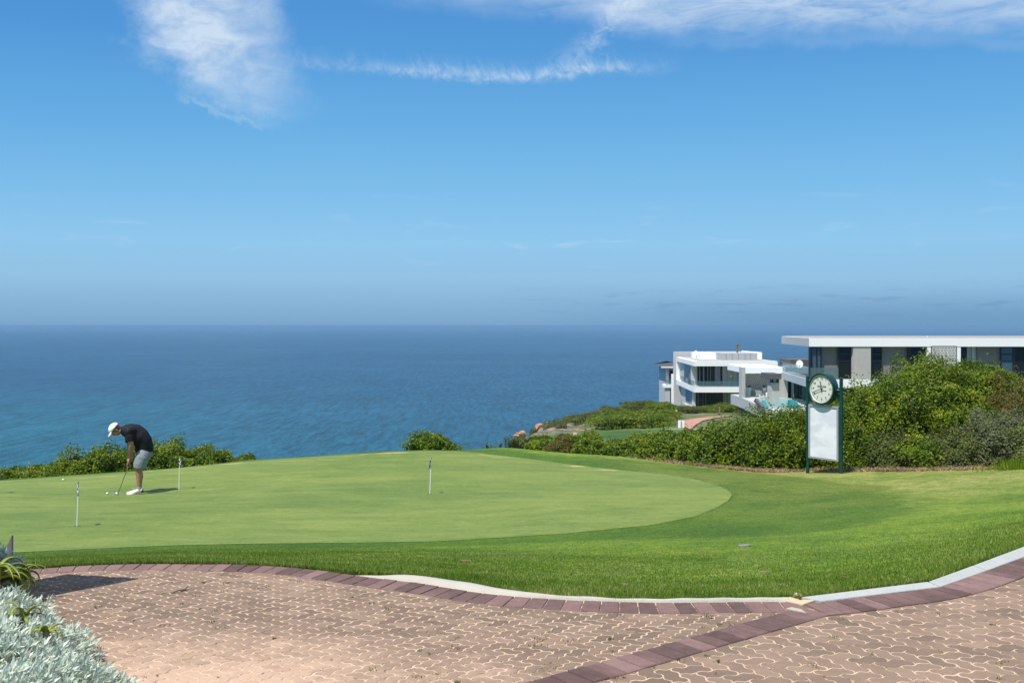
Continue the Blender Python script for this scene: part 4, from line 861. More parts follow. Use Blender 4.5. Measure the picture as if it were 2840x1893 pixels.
# twig, dry leaves, sprinkler cover
MB().tube([on0(474, 1646) + Vector((0, 0, .006)), on0(495, 1640) + Vector((0, 0, .010)), on0(512, 1637) + Vector((0, 0, .008)), on0(521, 1630) + Vector((0, 0, .012))], [0.003, 0.006, 0.007, 0.004], 6).build('twig', BARK, label='dark curved twig lying on the pavers near the board shadow', cat='twig')
LIDM = m_paint('cover_plastic', (0.20, 0.20, 0.18), 0.1, 0.8)
c = hit(2064, 1515, 5, 18)
m = MB(c); n_ = Vector((h1(c.x - .2, c.y) - h1(c.x + .2, c.y), h1(c.x, c.y - .2) - h1(c.x, c.y + .2), 0.4)).normalized(); Mx = n_.to_track_quat('Z', 'Y').to_matrix()
m.lathe([(0.068, -0.03), (0.068, 0.006), (0.055, 0.010), (0.0, 0.011)], 20, c + n_ * 0.012, Mx); o = m.build('sprinkler_cover', LIDM, smooth=True, label='small round grey sprinkler cover set in the lawn', cat='cover'); o.location = c
rr = np.random.default_rng(9)
for i, (px, py) in enumerate([(1735, 1628), (2340, 1609), (2120, 1592), (2560, 1500), (1950, 1530), (1290, 1560), (1030, 1545)]):
    c = hit(px, py, 4, 20) + Vector((0, 0, .02)); m = MB(c); s = 0.03 + 0.012 * (i % 3); a = i * 1.3
    m.add([c + Vector((math.cos(a + t) * s * k_, math.sin(a + t) * s * k_ * .5, z_)) for t, k_, z_ in ((0, 1, .006), (1.2, .7, .0), (3.14, 1.2, .012), (4.4, .7, .0))], [[0, 1, 2, 3]])
    o = m.build('dry_leaf', LITTER, label=['curled dry leaf on the grass just above the rough white kerb', 'dry orange leaf on the grass above the long grey kerb', 'dry leaf in the middle of the lawn left of the sprinkler cover side', 'dry leaf high on the right of the lawn', 'dry leaf on the lawn left of the sprinkler cover', 'dry leaf on the fringe above the start of the white kerb', 'dry leaf on the fringe below the middle flag'][i], cat='leaf', group='dry leaves fallen on the lawn'); o.location = c

# ---------------------------------------------------------------- clock sign
Lp = Vector((X(2240, 24.0), 24.0, 0)); Rp = Vector((X(2333, 23.2), 23.2, 0)); mid_ = (Lp + Rp) / 2; ang = math.atan2(Rp.y - Lp.y, Rp.x - Lp.x); wd = (Rp - Lp).length
gL, gR = h1(Lp.x, Lp.y), h1(Rp.x, Rp.y); g0 = (gL + gR) / 2
sg = empty('clock_sign', (mid_.x, mid_.y, g0), ang, label='dark green post-mounted clock above a blank white notice board, beside the hedge', cat='clock sign')
def post(x, gz, top):
    m = MB(); m.tube([(x, 0, gz - g0 - 0.15), (x, 0, top)], 0.042, 16); m.lathe([(0.045, top - 0.01), (0.043, top + 0.015), (0.025, top + 0.032), (0.0, top + 0.036)], 16, (x, 0, 0)); m.build('post', GREENP, sg, smooth=True)
ztopL, ztopR = Z(1044.5, 24.0) - g0, Z(1051, 23.2) - g0; zt_ = (ztopL + ztopR) / 2
post(-wd / 2, gL, zt_); post(wd / 2, gR, zt_)
pt_, pb_ = (Z(1119, 24) + Z(1128, 23.2)) / 2 - g0, (Z(1268, 24) + Z(1280, 23.2)) / 2 - g0; pw = wd - 0.10
fr = MB()
for x0, x1, z0, z1 in ((-pw / 2, pw / 2, pt_ - 0.05, pt_), (-pw / 2, pw / 2, pb_, pb_ + 0.05), (-pw / 2, -pw / 2 + 0.05, pb_ + 0.05, pt_ - 0.05), (pw / 2 - 0.05, pw / 2, pb_ + 0.05, pt_ - 0.05)): fr.box(x0, x1, -0.045, 0.0, z0, z1)
bd = fr.build('board_frame', WFRAME, sg, bevel=0.008)
MB().box(-pw / 2 + 0.045, pw / 2 - 0.045, -0.026, -0.005, pb_ + 0.045, pt_ - 0.045).build('board_panel', POSTER, bd)
zc = (Z(1077.3, 23.6)) - g0; rc = 0.372; Mc = Matrix.Rotation(math.radians(90), 3, 'X')      # drum axis along local -Y
m = MB(); m.lathe([(rc - 0.045, 0.055), (rc - 0.02, 0.075), (rc - 0.002, 0.068), (rc, 0.05), (rc, -0.11), (rc - 0.02, -0.13), (0.0, -0.13)], 56, (0, -0.06, zc), Mc, cap=False); case = m.build('clock_case', GREENP, sg, smooth=True)
m = MB(); m.lathe([(rc - 0.044, 0.052), (rc - 0.048, 0.025), (0.0, 0.025)], 56, (0, -0.06, zc), Mc, cap=False); dial = m.build('clock_face', DIAL, sg, smooth=True)
yf = -0.06 - 0.027
for i in range(60):
    tk = MB(); a = i * math.pi / 30; l = 0.038 if i % 5 == 0 else 0.024; w = 0.009 if i % 5 == 0 else 0.005; r0 = rc - 0.062
    d = Vector((math.sin(a), 0, math.cos(a))); tk.bar(Vector((0, yf - 0.001, zc)) + d * (r0 - l), Vector((0, yf - 0.001, zc)) + d * r0, w, 0.002, up=(0, 1, 0)); tk.build('minute_mark', INK, dial)
def text_mesh(name, body, size, loc, parent, material=INK, ext=0.001, sx=1.0):
    cu = bpy.data.curves.new(name, 'FONT'); cu.body = body; cu.size = size; cu.align_x = 'CENTER'; cu.align_y = 'CENTER'; cu.extrude = ext; cu.offset = 0.0012
    t = bpy.data.objects.new(name, cu); COL.objects.link(t); me = bpy.data.meshes.new_from_object(t.evaluated_get(bpy.context.evaluated_depsgraph_get())); bpy.data.objects.remove(t)
    me.transform(Matrix.Diagonal((sx, 1, 1, 1))); me.materials.clear(); o = link(name, me, material, parent); o.location = loc; o.rotation_euler = (math.radians(90), 0, 0); return o
for i in range(1, 13):
    a = i * math.pi / 6; text_mesh('numeral', str(i), 0.072, (math.sin(a) * (rc - 0.135), yf - 0.001, zc + math.cos(a) * (rc - 0.135)), dial)
text_mesh('dial_lettering', 'Golf Ads', 0.062, (0.0, yf - 0.001, zc + 0.055), dial, sx=1.15)
text_mesh('dial_lettering', 'GOLF CLOCKS', 0.022, (0.06, yf - 0.001, zc - 0.045), dial)
def hand(a, L_, tail, w, y, name='clock_hand'):
    d = Vector((math.sin(a), 0, math.cos(a))); c = Vector((0, y, zc)); mm = MB(); mm.bar(c - d * tail, c + d * L_, w, 0.003, up=(0, 1, 0)); mm.build(name, INK, dial)
hand(math.radians((11 + 41 / 60) * 30), 0.19, 0.075, 0.020, yf - 0.020, 'hour_hand'); hand(math.radians(41.3 * 6), 0.275, 0.06, 0.017, yf - 0.026, 'minute_hand')
MB().lathe([(0.016, 0.0), (0.016, 0.034), (0.0, 0.034)], 16, (0, yf, zc), Mc).build('hand_hub', INK, dial)
for sx in (-1, 1): MB().tube([(sx * (rc - 0.01), 0, zc - 0.01), (sx * (wd / 2), 0, zc - 0.01)], 0.012, 8).build('bracket', WFRAME, sg, smooth=True)

# ---------------------------------------------------------------- practice flags and balls
def f_check(nt, b):
    ck = nt.nodes.new('ShaderNodeTexChecker'); ck.inputs['Scale'].default_value = 24.0; ck.inputs['Color1'].default_value = (0.72, 0.74, 0.80, 1); ck.inputs['Color2'].default_value = (0.015, 0.02, 0.07, 1)
    x, y, z = sep(obj_co()); nt.links.new(comb(E.op('SQRT', x * x + y * y) + 0.01, 0.003, z).s, ck.inputs['Vector']); setc(b, E(ck.outputs[0]))
FLAG = mat('checked_flag', rough=0.7, build=f_check); CUP = mat('cup_dark', (0.05, 0.025, 0.012), 0.9)
def putt_flag(px, py, h, lean, fa, label):
    c = hit(px, py, 8, 30) + Vector((0, 0, 0.014)); root = empty('putting_flag', c, label=label, cat='flagstick', group='flagsticks on the putting green')
    MB().tube([(0, 0, -0.05), (lean * h, 0, h)], [0.009, 0.008], 10).build('pole', WPLAST, root, smooth=True)
    MB().lathe([(0.056, 0.001), (0.048, 0.0025), (0.0, 0.0025)], 20).build('cup', CUP, root)
    V_, F_ = [], []; nx, nz = 7, 8; dv_ = Vector((math.sin(fa), math.cos(fa), 0)); sv_ = Vector((math.cos(fa), -math.sin(fa), 0))
    for i in range(nx + 1):
        for j in range(nz + 1):
            t, q = i / nx, j / nz; z_ = h - 0.005 - q * 0.145 - t * t * 0.035; p = Vector((lean * z_, 0, z_)) + dv_ * (0.009 + t * 0.115) + sv_ * (math.sin(t * 5 + q * 1.5) * 0.014); V_.append(p)
    for i in range(nx):
        for j in range(nz): a_i = i * (nz + 1) + j; F_.append([a_i, a_i + 1, a_i + nz + 2, a_i + nz + 1])
    o = link('flag', pydata(V_, F_), FLAG, root, smooth=True); sm = o.modifiers.new('s', 'SOLIDIFY'); sm.thickness = 0.002
    MB().ball((lean * h, 0, h + 0.004), 0.011, 10).build('cap', BLACK, root, smooth=True)
putt_flag(213.5, 1461, 0.645, 0.035, math.radians(160), 'tall-looking white flagstick nearest the paving, lower left of the golfer')
putt_flag(1192, 1371, 0.65, 0.04, math.radians(198), 'white flagstick alone in the middle of the putting green')
putt_flag(496.5, 1359, 0.65, 0.02, math.radians(156), 'white flagstick just right of the golfer and his shadow')
putt_flag(-16, 1370, 0.65, 0.02, math.radians(150), 'added unseen white flagstick past the left edge, standing in for an unknown shadow caster')  # extra flag out of view, put in to cast the shadow at the left
BALL = m_paint('ball_white', (0.85, 0.85, 0.86), 0.01, 0.35, 40.0, 0.3)
def gball(px, py, label):
    c = hit(px, py, 8, 30); o = MB().ball((0, 0, 0.0), 0.0225, 16).build('golf_ball', BALL, smooth=True, label=label, cat='golf ball', group='golf balls on the putting green'); o.location = c + Vector((0, 0, 0.036)); return o
gball(297.5, 1372.5, 'white golf ball lying in front of the putter, left of the one being struck'); gball(175, 1334, 'white golf ball lying alone far left of the golfer'); gball(323.5, 1372.5, 'white golf ball touching the putter head')
# ---------------------------------------------------------------- golfer
SKIN = mat('skin', build=lambda nt, b: setc(b, ramp(noise(obj_co(), 14.0, 4), [(0.3, (0.30, 0.135, 0.085)), (0.7, (0.43, 0.21, 0.14))])), rough=0.5)
def f_cloth(col, k=9.0, st=0.6, amt=0.25):
    def f(nt, b):
        x, y, z = sep(obj_co()); n = noise(comb(x * 0.9 + z * 0.5, y * 0.6, z * 0.35 - x * 0.6), k, 3, 0.5, 0.8)
        setc(b, mixc(1.0, col, ramp(n, [(0.3, (1 - amt,) * 3), (0.7, (1 + amt,) * 3)]), 'MULTIPLY')); bump(b, n, st, 0.03)
    return f
SHIRT = mat('black_shirt', rough=0.75, spec=0.3, build=f_cloth((0.006, 0.006, 0.010))); SHORTS = mat('grey_shorts', rough=0.8, spec=0.2, build=f_cloth((0.20, 0.23, 0.25), 11.0, 0.9, 0.18))
CAPM = mat('white_cap', (0.80, 0.80, 0.80), 0.7); HAIR = mat('brown_hair', (0.06, 0.035, 0.022), 0.8); SHOE = mat('cream_shoe', (0.72, 0.70, 0.64), 0.5); NAVY = mat('navy_trim', (0.02, 0.03, 0.06), 0.6)
SOCK = mat('lilac_sock', (0.30, 0.30, 0.44), 0.9); RED = mat('red_shaft', (0.07, 0.008, 0.008), 0.35); STEEL = mat('steel', (0.6, 0.6, 0.62), 0.25, 0.5, 0.9); SOLE = mat('tan_sole', (0.45, 0.33, 0.25), 0.8)
gc = hit(386, 1370, 8, 30); gc.z += 0.014
per = empty('person', gc, math.radians(20.3), label='golfer in white cap, black polo and grey shorts bending over his putter on the green', cat='person')
def gp(zx, zy, y): return Vector(((zx - 815) / 867, y, (1385 - y * 135 - zy) / 813))
def remesh(name, mb, material, parent, vox, sm=6, cut=None):
    o = mb.build(name, material, parent, smooth=True); r = o.modifiers.new('r', 'REMESH'); r.mode = 'VOXEL'; r.voxel_size = vox; r.use_smooth_shade = True
    s = o.modifiers.new('s', 'SMOOTH'); s.factor = 0.5; s.iterations = sm; return o
def limb(m, pts, rad, n=14):
    m.tube(pts, rad, n); [m.ball(p, r if not isinstance(r, tuple) else max(r) * 0.98, 12) for p, r in zip(pts, rad)]
# body
b = MB(); yl = 0.135
for s_ in (-1, 1):
    y = s_ * yl
    limb(b, [gp(890, 760, y * 0.7), gp(848, 860, y), gp(808, 985, y), gp(812, 1050, y), gp(822, 1110, y), gp(818, 1210, y), gp(817, 1285, y)], [0.100, 0.092, 0.076, 0.068, 0.070, 0.053, 0.045])
    limb(b, [gp(817, 1310, y), gp(740, 1362, y), gp(670, 1372, y)], [0.038, 0.032, 0.026])
tor = [gp(895, 735, 0), gp(893, 640, 0), gp(862, 560, 0), gp(800, 480, 0), gp(725, 415, 0), gp(655, 380, 0)]
b.tube(tor, [(0.15, 0.135), (0.15, 0.135), (0.165, 0.14), (0.19, 0.145), (0.19, 0.13), (0.12, 0.10)][::1], 20)
for s_ in (-1, 1):
    y = s_
    sh = gp(650, 410, y * 0.185); el_ = gp(692 if s_ < 0 else 660, 618, y * 0.20); wr = gp(680 if s_ < 0 else 652, 815, y * 0.055); hd = gp(668 if s_ < 0 else 648, 868, y * 0.012)
    limb(b, [gp(680, 400, y * 0.11), sh, sh.lerp(el_, .55), el_], [0.085, 0.062, 0.054, 0.047])
    limb(b, [el_, el_.lerp(wr, .3), el_.lerp(wr, .75), wr], [0.047, 0.049, 0.034, 0.029])
    b.tube([wr, hd], [(0.028, 0.020), (0.040, 0.018)], 12)
# neck and head
hc = gp(438, 352, 0); crown = (gp(352, 300, 0) - gp(512, 420, 0)).normalized(); face = Vector((-0.60, 0, -0.80)); face = (face - crown * face.dot(crown)).normalized(); sidev = crown.cross(face).normalized()
limb(b, [gp(640, 385, 0), gp(560, 375, 0), gp(500, 372, 0)], [0.085, 0.066, 0.062])
Mh = Matrix((face, sidev, crown)).transposed()
b.ball(hc + crown * 0.022 - face * 0.008, (0.097, 0.075, 0.088), 20, Mh)
b.ball(hc - crown * 0.055 + face * 0.025, (0.066, 0.058, 0.072), 16, Mh)
b.ball(hc - crown * 0.100 + face * 0.052, (0.026, 0.028, 0.022), 10, Mh)            # chin
b.tube([hc - crown * 0.005 + face * 0.088, hc - crown * 0.042 + face * 0.112, hc - crown * 0.055 + face * 0.094], [0.011, 0.016, 0.010], 8)   # nose
b.tube([hc - crown * 0.078 + face * 0.084 - sidev * 0.022, hc - crown * 0.078 + face * 0.092, hc - crown * 0.078 + face * 0.084 + sidev * 0.022], [0.006, 0.009, 0.006], 8)   # lips
for s_ in (-1, 1):
    b.ball(hc - crown * 0.022 - face * 0.012 + sidev * s_ * 0.077, (0.020, 0.009, 0.032), 10, Mh)      # ears
    b.tube([hc + crown * 0.018 + face * 0.082 + sidev * s_ * 0.012, hc + crown * 0.014 + face * 0.074 + sidev * s_ * 0.045], [0.010, 0.009], 8)   # brows
    b.ball(hc + crown * 0.0 + face * 0.072 + sidev * s_ * 0.032, (0.013, 0.015, 0.012), 8, Mh)
# grip line and fingers closed round it
g0_, g1_ = gp(672, 838, 0.0), gp(636, 960, 0.0); ga = (g1_ - g0_).normalized(); gx = ga.cross(Vector((0, 1, 0))).normalized(); gy = Vector((0, 1, 0))
for h_, (t0, s_) in enumerate(((0.30, -1), (0.62, 1))):
    for k in range(4):
        c = g0_.lerp(g1_, t0 + k * 0.115 - 0.08); L_ = [0.9, 1.0, 0.97, 0.8][k]; q = []
        for a in (2.9, 2.0, 0.9, -0.2 - 0.4 * L_): q.append(c + gx * math.cos(a) * 0.024 + gy * s_ * math.sin(a) * 0.024 + ga * 0.002)
        b.tube(q, [0.0098, 0.0092, 0.0086, 0.0075], 8); [b.ball(p, 0.0092, 8) for p in q]
    b.tube([g0_.lerp(g1_, t0 - 0.15) - gx * 0.02 + gy * s_ * 0.018, g0_.lerp(g1_, t0 + 0.1) + gx * 0.006 + gy * s_ * 0.022, g0_.lerp(g1_, t0 + 0.34) + gx * 0.010 + gy * s_ * 0.012], [0.013, 0.011, 0.009], 8)   # thumb
    b.ball(g0_.lerp(g1_, t0 + 0.05) - gx * 0.018 + gy * s_ * 0.020, (0.022, 0.018, 0.045), 10)
body = remesh('body', b, SKIN, per, 0.0075, 3)
# eyes
for s_ in (-1, 1): MB().ball(hc + face * 0.083 + sidev * s_ * 0.031 - crown * 0.004, 0.007, 8).build('eye', BLACK, per, smooth=True)
# hair
m = MB(); m.ball(hc - face * 0.030 + crown * 0.0, (0.078, 0.078, 0.080), 18, Mh); m.ball(hc - face * 0.060 - crown * 0.040, (0.040, 0.064, 0.040), 14, Mh)
for s_ in (-1, 1): m.tube([hc + face * 0.018 + sidev * s_ * 0.074 + crown * 0.01, hc + face * 0.014 + sidev * s_ * 0.073 - crown * 0.03], [0.010, 0.007], 8)
remesh('hair', m, HAIR, per, 0.008, 2)
# cap
m = MB(); Mcap = Mh; cc = hc + crown * 0.030 - face * 0.004
prof_ = []
n = 24; V_, F_ = [], []
for i in range(9):
    t = i / 8 * math.pi / 2; rr_, zz_ = math.cos(t), math.sin(t)
    for k in range(n):
        a = 6.2832 * k / n; p = Vector((0.112 * rr_ * math.cos(a) * (1.0), 0.088 * rr_ * math.sin(a), 0.092 * zz_ ** 0.9 + 0.0)); V_.append(cc + Mcap @ p)
for i in range(8): F_ += [[i * n + k, i * n + (k + 1) % n, (i + 1) * n + (k + 1) % n, (i + 1) * n + k] for k in range(n)]
capo = link('cap', pydata(V_, F_), CAPM, per, smooth=True); sm = capo.modifiers.new('s', 'SOLIDIFY'); sm.thickness = 0.006; sm.offset = 1
V_, F_ = [], []; nu = 12
for j in range(6):
    for i in range(nu + 1):
        a = (i / nu - 0.5) * 2.0; r0 = 1.0; base_ = Vector((0.108 * math.cos(a), 0.086 * math.sin(a), 0.004)); ext_ = Vector((1, 0, -0.25)) * (0.085 * math.cos(a * 0.75)) * (j / 5); ext_.z += -0.018 * (j / 5) * abs(math.sin(a)); V_.append(cc + Mcap @ (base_ + ext_))
for j in range(5): F_ += [[j * (nu + 1) + i, j * (nu + 1) + i + 1, (j + 1) * (nu + 1) + i + 1, (j + 1) * (nu + 1) + i] for i in range(nu)]
br = link('brim', pydata(V_, F_), CAPM, capo, smooth=True); sm = br.modifiers.new('s', 'SOLIDIFY'); sm.thickness = 0.007
MB().ball(cc + crown * 0.094, (0.008, 0.008, 0.006), 8).build('cap_button', CAPM, capo, smooth=True)
# shirt
m = MB(); tr = [gp(895, 722, 0), gp(897, 640, 0), gp(872, 555, 0), gp(812, 478, 0), gp(738, 415, 0), gp(655, 385, 0), gp(590, 376, 0), gp(540, 372, 0)]
m.tube(tr, [(0.178, 0.166), (0.180, 0.168), (0.180, 0.178), (0.208, 0.176), (0.205, 0.160), (0.165, 0.138), (0.130, 0.115), (0.085, 0.08)], 24)
for s_ in (-1, 1):
    y = s_; sh = gp(655, 405, y * 0.175); el_ = gp(692 if s_ < 0 else 660, 618, y * 0.20); limb(m, [gp(700, 400, y * 0.09), sh, sh.lerp(el_, .35)], [0.118, 0.092, 0.083]); m.tube([sh.lerp(el_, .35), sh.lerp(el_, .72)], [0.083, 0.080], 16)
shirt = remesh('polo_shirt', m, SHIRT, per, 0.010, 5)
m = MB(); m.tube([gp(600, 372, 0), gp(548, 368, 0), gp(520, 366, 0)], [0.086, 0.079, 0.074], 18, cap=True); remesh('collar', m, SHIRT, shirt, 0.008, 2)
# shorts
m = MB()
m.tube([gp(893, 668, 0), gp(895, 720, 0), gp(885, 800, 0)], [(0.163, 0.155), (0.170, 0.163), (0.155, 0.160)], 22)
for s_ in (-1, 1):
    y = s_ * yl; m.tube([gp(895, 740, y * 0.55), gp(862, 830, y * 0.95), gp(832, 920, y), gp(826, 985, y)], [0.135, 0.135, 0.128, 0.124], 18)
remesh('shorts', m, SHORTS, per, 0.010, 3)
# socks and shoes
for s_ in (-1, 1):
    y = s_ * yl; MB().tube([gp(817, 1272, y), gp(818, 1330, y)], [0.046, 0.048], 14).build('sock', SOCK, per, smooth=True)
    m = MB()
    m.tube([gp(868, 1330, y), gp(850, 1340, y), gp(800, 1345, y), gp(740, 1362, y), gp(680, 1374, y), gp(632, 1380, y), gp(618, 1384, y)], [(0.030, 0.045), (0.040, 0.048), (0.042, 0.056), (0.046, 0.044), (0.050, 0.032), (0.040, 0.024), (0.02, 0.016)], 16)
    m.ball(gp(828, 1322, y), (0.052, 0.046, 0.045), 12)
    sh_ = remesh('shoe', m, SHOE, per, 0.007, 3)
    MB().prism([(gp(612 + dx_, 0, y).x, y + w_) for dx_, w_ in ((0, 0.0), (25, -0.040), (70, -0.052), (160, -0.040), (230, -0.040), (262, -0.025), (262, 0.025), (230, 0.040), (160, 0.036), (70, 0.045), (25, 0.035))], 0.001, 0.018).build('sole', SOLE, sh_)
    m = MB(); m.ball(gp(858, 1345, y), (0.030, 0.047, 0.040), 12); m.build('heel_patch', NAVY, sh_, smooth=True)
    m = MB()
    for k in range(4): c = gp(735 + k * 20, 1342 - k * 10, y); m.tube([c + Vector((0, -0.035, -0.006)), c + Vector((0, 0, 0.012)), c + Vector((0, 0.035, -0.006))], 0.004, 6)
    c = gp(740, 1322, y); m.tube([c + Vector((0.02, 0, -.01)), c + Vector((-0.015, -.01, 0.03)), c + Vector((-0.035, -.015, 0.035))], 0.003, 5); m.build('laces', CAPM, sh_)
MB().lathe([(0.030, -0.01), (0.034, 0.0), (0.030, 0.01)], 14, gp(652, 800, 0.05), ga.to_track_quat('Z', 'Y').to_matrix()).build('wristband', BLACK, per)
# putter
hdp = gp(480, 1372, 0.02); hdp.z = 0.018; pu = empty('putter', gc, math.radians(20.3), label='putter with dark red shaft and steel head held by the golfer', cat='putter')
MB().tube([g0_ - ga * 0.05, g1_ - ga * 0.02], [0.012, 0.010], 12).build('grip', BLACK, pu, smooth=True)
sh0 = g1_ - ga * 0.025; MB().tube([sh0, sh0.lerp(hdp, 0.12)], [0.0085, 0.0078], 10).build('shaft_collar', STEEL, pu, smooth=True)
MB().tube([sh0.lerp(hdp, 0.12), hdp], [0.0068, 0.0048], 10).build('shaft', RED, pu, smooth=True)
m = MB(); m.prism([(hdp.x + 0.015, -0.055), (hdp.x + 0.018, 0.06), (hdp.x - 0.030, 0.062), (hdp.x - 0.075, 0.03), (hdp.x - 0.075, -0.025), (hdp.x - 0.030, -0.057)], 0.003, 0.026); m.build('head', STEEL, pu, bevel=0.004)

# ---------------------------------------------------------------- big white house (right)
def house_root(name, loc, label): return empty(name, loc, label=label, cat='house')
class HB_:
    def __init__(s, root): s.r = root; s.o = root.location.copy()
    def box(s, name, m, x0, x1, y0, y1, z0, z1, parent=None, bevel=0):
        mb = MB(s.o if True else None); mb.box(x0, x1, y0, y1, z0, z1); return mb.build(name, m, parent or s.r, bevel=bevel)
    def pr(s, name, m, P, z0, z1, parent=None): return MB(s.o).prism(P, z0, z1).build(name, m, parent or s.r)
    def window(s, px0, px1, y, z0, z1, rows=(), d=None, cols=(), fw=0.09, glass=None, panes=True):
        d = d or y; x0, x1 = X(px0, d), X(px1, d); f = MB(s.o)
        f.box(x0, x1, y, y + .1, z1 - fw, z1); f.box(x0, x1, y, y + .1, z0, z0 + fw); f.box(x0, x0 + fw, y, y + .1, z0 + fw, z1 - fw); f.box(x1 - fw, x1, y, y + .1, z0 + fw, z1 - fw)
        for q in rows: f.box(x0 + fw, x1 - fw, y + .01, y + .09, q - fw / 2, q + fw / 2)
        for q in cols: xq = X(q, d); f.box(xq - fw / 2, xq + fw / 2, y + .005, y + .095, z0 + fw, z1 - fw)
        fo = f.build('window', BLACK, s.r); MB(s.o).box(x0 + fw * .8, x1 - fw * .8, y + .05, y + .06, z0 + fw * .8, z1 - fw * .8).build('pane', glass or DGLASS, fo); return fo
BLUEG = mat('blue_glass', (0.045, 0.09, 0.14), 0.04, 0.9)
d0 = 82.0; NL = (X(2244, d0), d0); FL = (X(2168, 96), 96.0); XR = X(3150, d0)
rt = house_root('white_house', (30.0, 88.0, -5.3), 'large white flat-roofed house at the right, its long white roof band above the hedge'); B = HB_(rt)
zr0, zr1 = Z(960.7, d0), Z(937, d0); zf0, zf1 = Z(1075, d0), Z(1052, d0)
rf = B.pr('roof', WHITE, [NL, (XR, d0), (XR, 96), FL], zr0, zr1)
B.pr('roof_covering', ROOFG, [(NL[0] + .25, d0 + .3), (XR, d0 + .3), (XR, 95.7), (FL[0] + .3, 95.7)], zr1 + .004, zr1 + .05, rf)
MB(B.o).tube([(X(2571.5, 84), 84, zr1), (X(2571.5, 84), 84, zr1 + .17)], 0.05, 10).build('vent_pipe', WPLAST, rf)
# left ends of the slabs: streaked plaster, greyed in colour for the shade there
def skin(name, P0, P1, z0, z1, t=0.012, m=SHADE_PLASTER, par=None):
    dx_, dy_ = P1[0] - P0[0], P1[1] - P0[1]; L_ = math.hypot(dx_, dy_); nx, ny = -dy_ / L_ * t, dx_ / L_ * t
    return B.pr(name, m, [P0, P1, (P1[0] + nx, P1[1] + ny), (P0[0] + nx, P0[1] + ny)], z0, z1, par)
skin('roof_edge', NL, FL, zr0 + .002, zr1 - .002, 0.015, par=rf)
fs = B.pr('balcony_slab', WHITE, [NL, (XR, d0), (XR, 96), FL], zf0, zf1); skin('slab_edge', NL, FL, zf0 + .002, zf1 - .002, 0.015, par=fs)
B.pr('balcony_floor', PAVE, [(NL[0] + .1, d0 + .1), (XR, d0 + .1), (XR, 95.9), (FL[0] + .1, 95.9)], zf1 + .004, zf1 + .02, fs)
uz0, uz1 = zf1 + .021, zr0 - .003
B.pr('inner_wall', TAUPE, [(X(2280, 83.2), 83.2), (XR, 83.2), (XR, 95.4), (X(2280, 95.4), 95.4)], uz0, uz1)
B.box('corner_post', BLACK, X(2244.6, d0), X(2249, d0), 82.04, 82.24, uz0, uz1)
B.window(2249, 2279, 82.25, uz0, uz1, cols=(2265.5,), d=82.25, glass=BLUEG, fw=.11)
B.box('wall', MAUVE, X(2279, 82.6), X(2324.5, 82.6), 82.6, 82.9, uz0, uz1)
zA, zB_ = Z(982, 82.4), Z(1000.5, 82.4)
B.window(2324.5, 2361, 82.4, uz0, uz1, rows=(zA, zB_))
B.box('reveal', LGREY, X(2361.2, 82.4), X(2366.8, 82.4), 82.3, 82.9, uz0, uz1)
B.box('pillar', CONC, X(2367, d0), X(2416, d0), 82.06, 82.9, uz0, uz1)
B.window(2416.6, 2446.5, 82.4, uz0, uz1, rows=(zA, zB_))
B.box('wall', MAUVE, X(2446.8, 82.6), X(2516.5, 82.6), 82.6, 82.9, uz0, uz1)
B.window(2517, 2572, 82.35, uz0, uz1, cols=(2524, 2552.5), fw=.1)
ow = MB(B.o); xx0, xx1 = X(2554, 82), X(2571.5, 82); za, zb = Z(983, 82), Z(1000, 82)
op = MB(B.o).add([(xx0, 82.33, za), (xx1, 82.33, za), (xx1 + .05, 81.95, zb), (xx0 + .05, 81.95, zb), (xx0, 82.37, za), (xx1, 82.37, za), (xx1 + .05, 81.99, zb), (xx0 + .05, 81.99, zb)], [[0, 1, 2, 3], [7, 6, 5, 4], [0, 4, 5, 1], [1, 5, 6, 2], [2, 6, 7, 3], [3, 7, 4, 0]]).build('window', BLACK, rt)
MB(B.o).add([(xx0 + .08, 82.31, za - .08), (xx1 - .08, 82.31, za - .08), (xx1 - .03, 81.99 - .03, zb + .09), (xx0 + .12, 81.96, zb + .09)], [[0, 3, 2, 1]]).build('pane', BLUEG, op)
B.box('wall', WHITE, X(2572.3, d0), X(2665, d0), 82.03, 82.9, uz0, uz1)
sc = B.box('slatted_screen', SCREEN, X(2584.5, 82), X(2651, 82), 81.995, 82.02, uz0 + .3, Z(960.3, 82)); f = MB(B.o); sx0, sx1, sz0, sz1 = X(2582.5, 82), X(2653, 82), uz0 + .3, Z(958.8, 82)
f.box(sx0, X(2584.3, 82), 81.985, 82.025, sz0, sz1); f.box(X(2651.2, 82), sx1, 81.985, 82.025, sz0, sz1); f.box(X(2584.4, 82), X(2651.1, 82), 81.985, 82.025, Z(960.2, 82), sz1); f.build('screen_frame', BLACK, sc)
B.window(2665.4, 2682, 82.35, uz0, uz1, rows=(zA, zB_)); B.box('wall', LGREY, X(2682.4, 82.6), X(2710, 82.6), 82.75, 82.95, uz0, uz1)
B.box('mullion', LGREY, X(2696, 82.6), X(2702, 82.6), 82.60, 82.74, uz0, uz1)
B.box('wall', MAUVE, X(2710.2, 82.6), X(2774.6, 82.6), 82.6, 82.9, uz0, uz1); B.window(2775, 2811.5, 82.4, uz0, uz1, rows=(zA, zB_), glass=BLUEG)
B.window(2812, 2900, 82.42, uz0, uz1, cols=(2856,)); B.box('wall', MAUVE, X(2901, 82.6), XR, 82.6, 82.9, uz0, uz1)
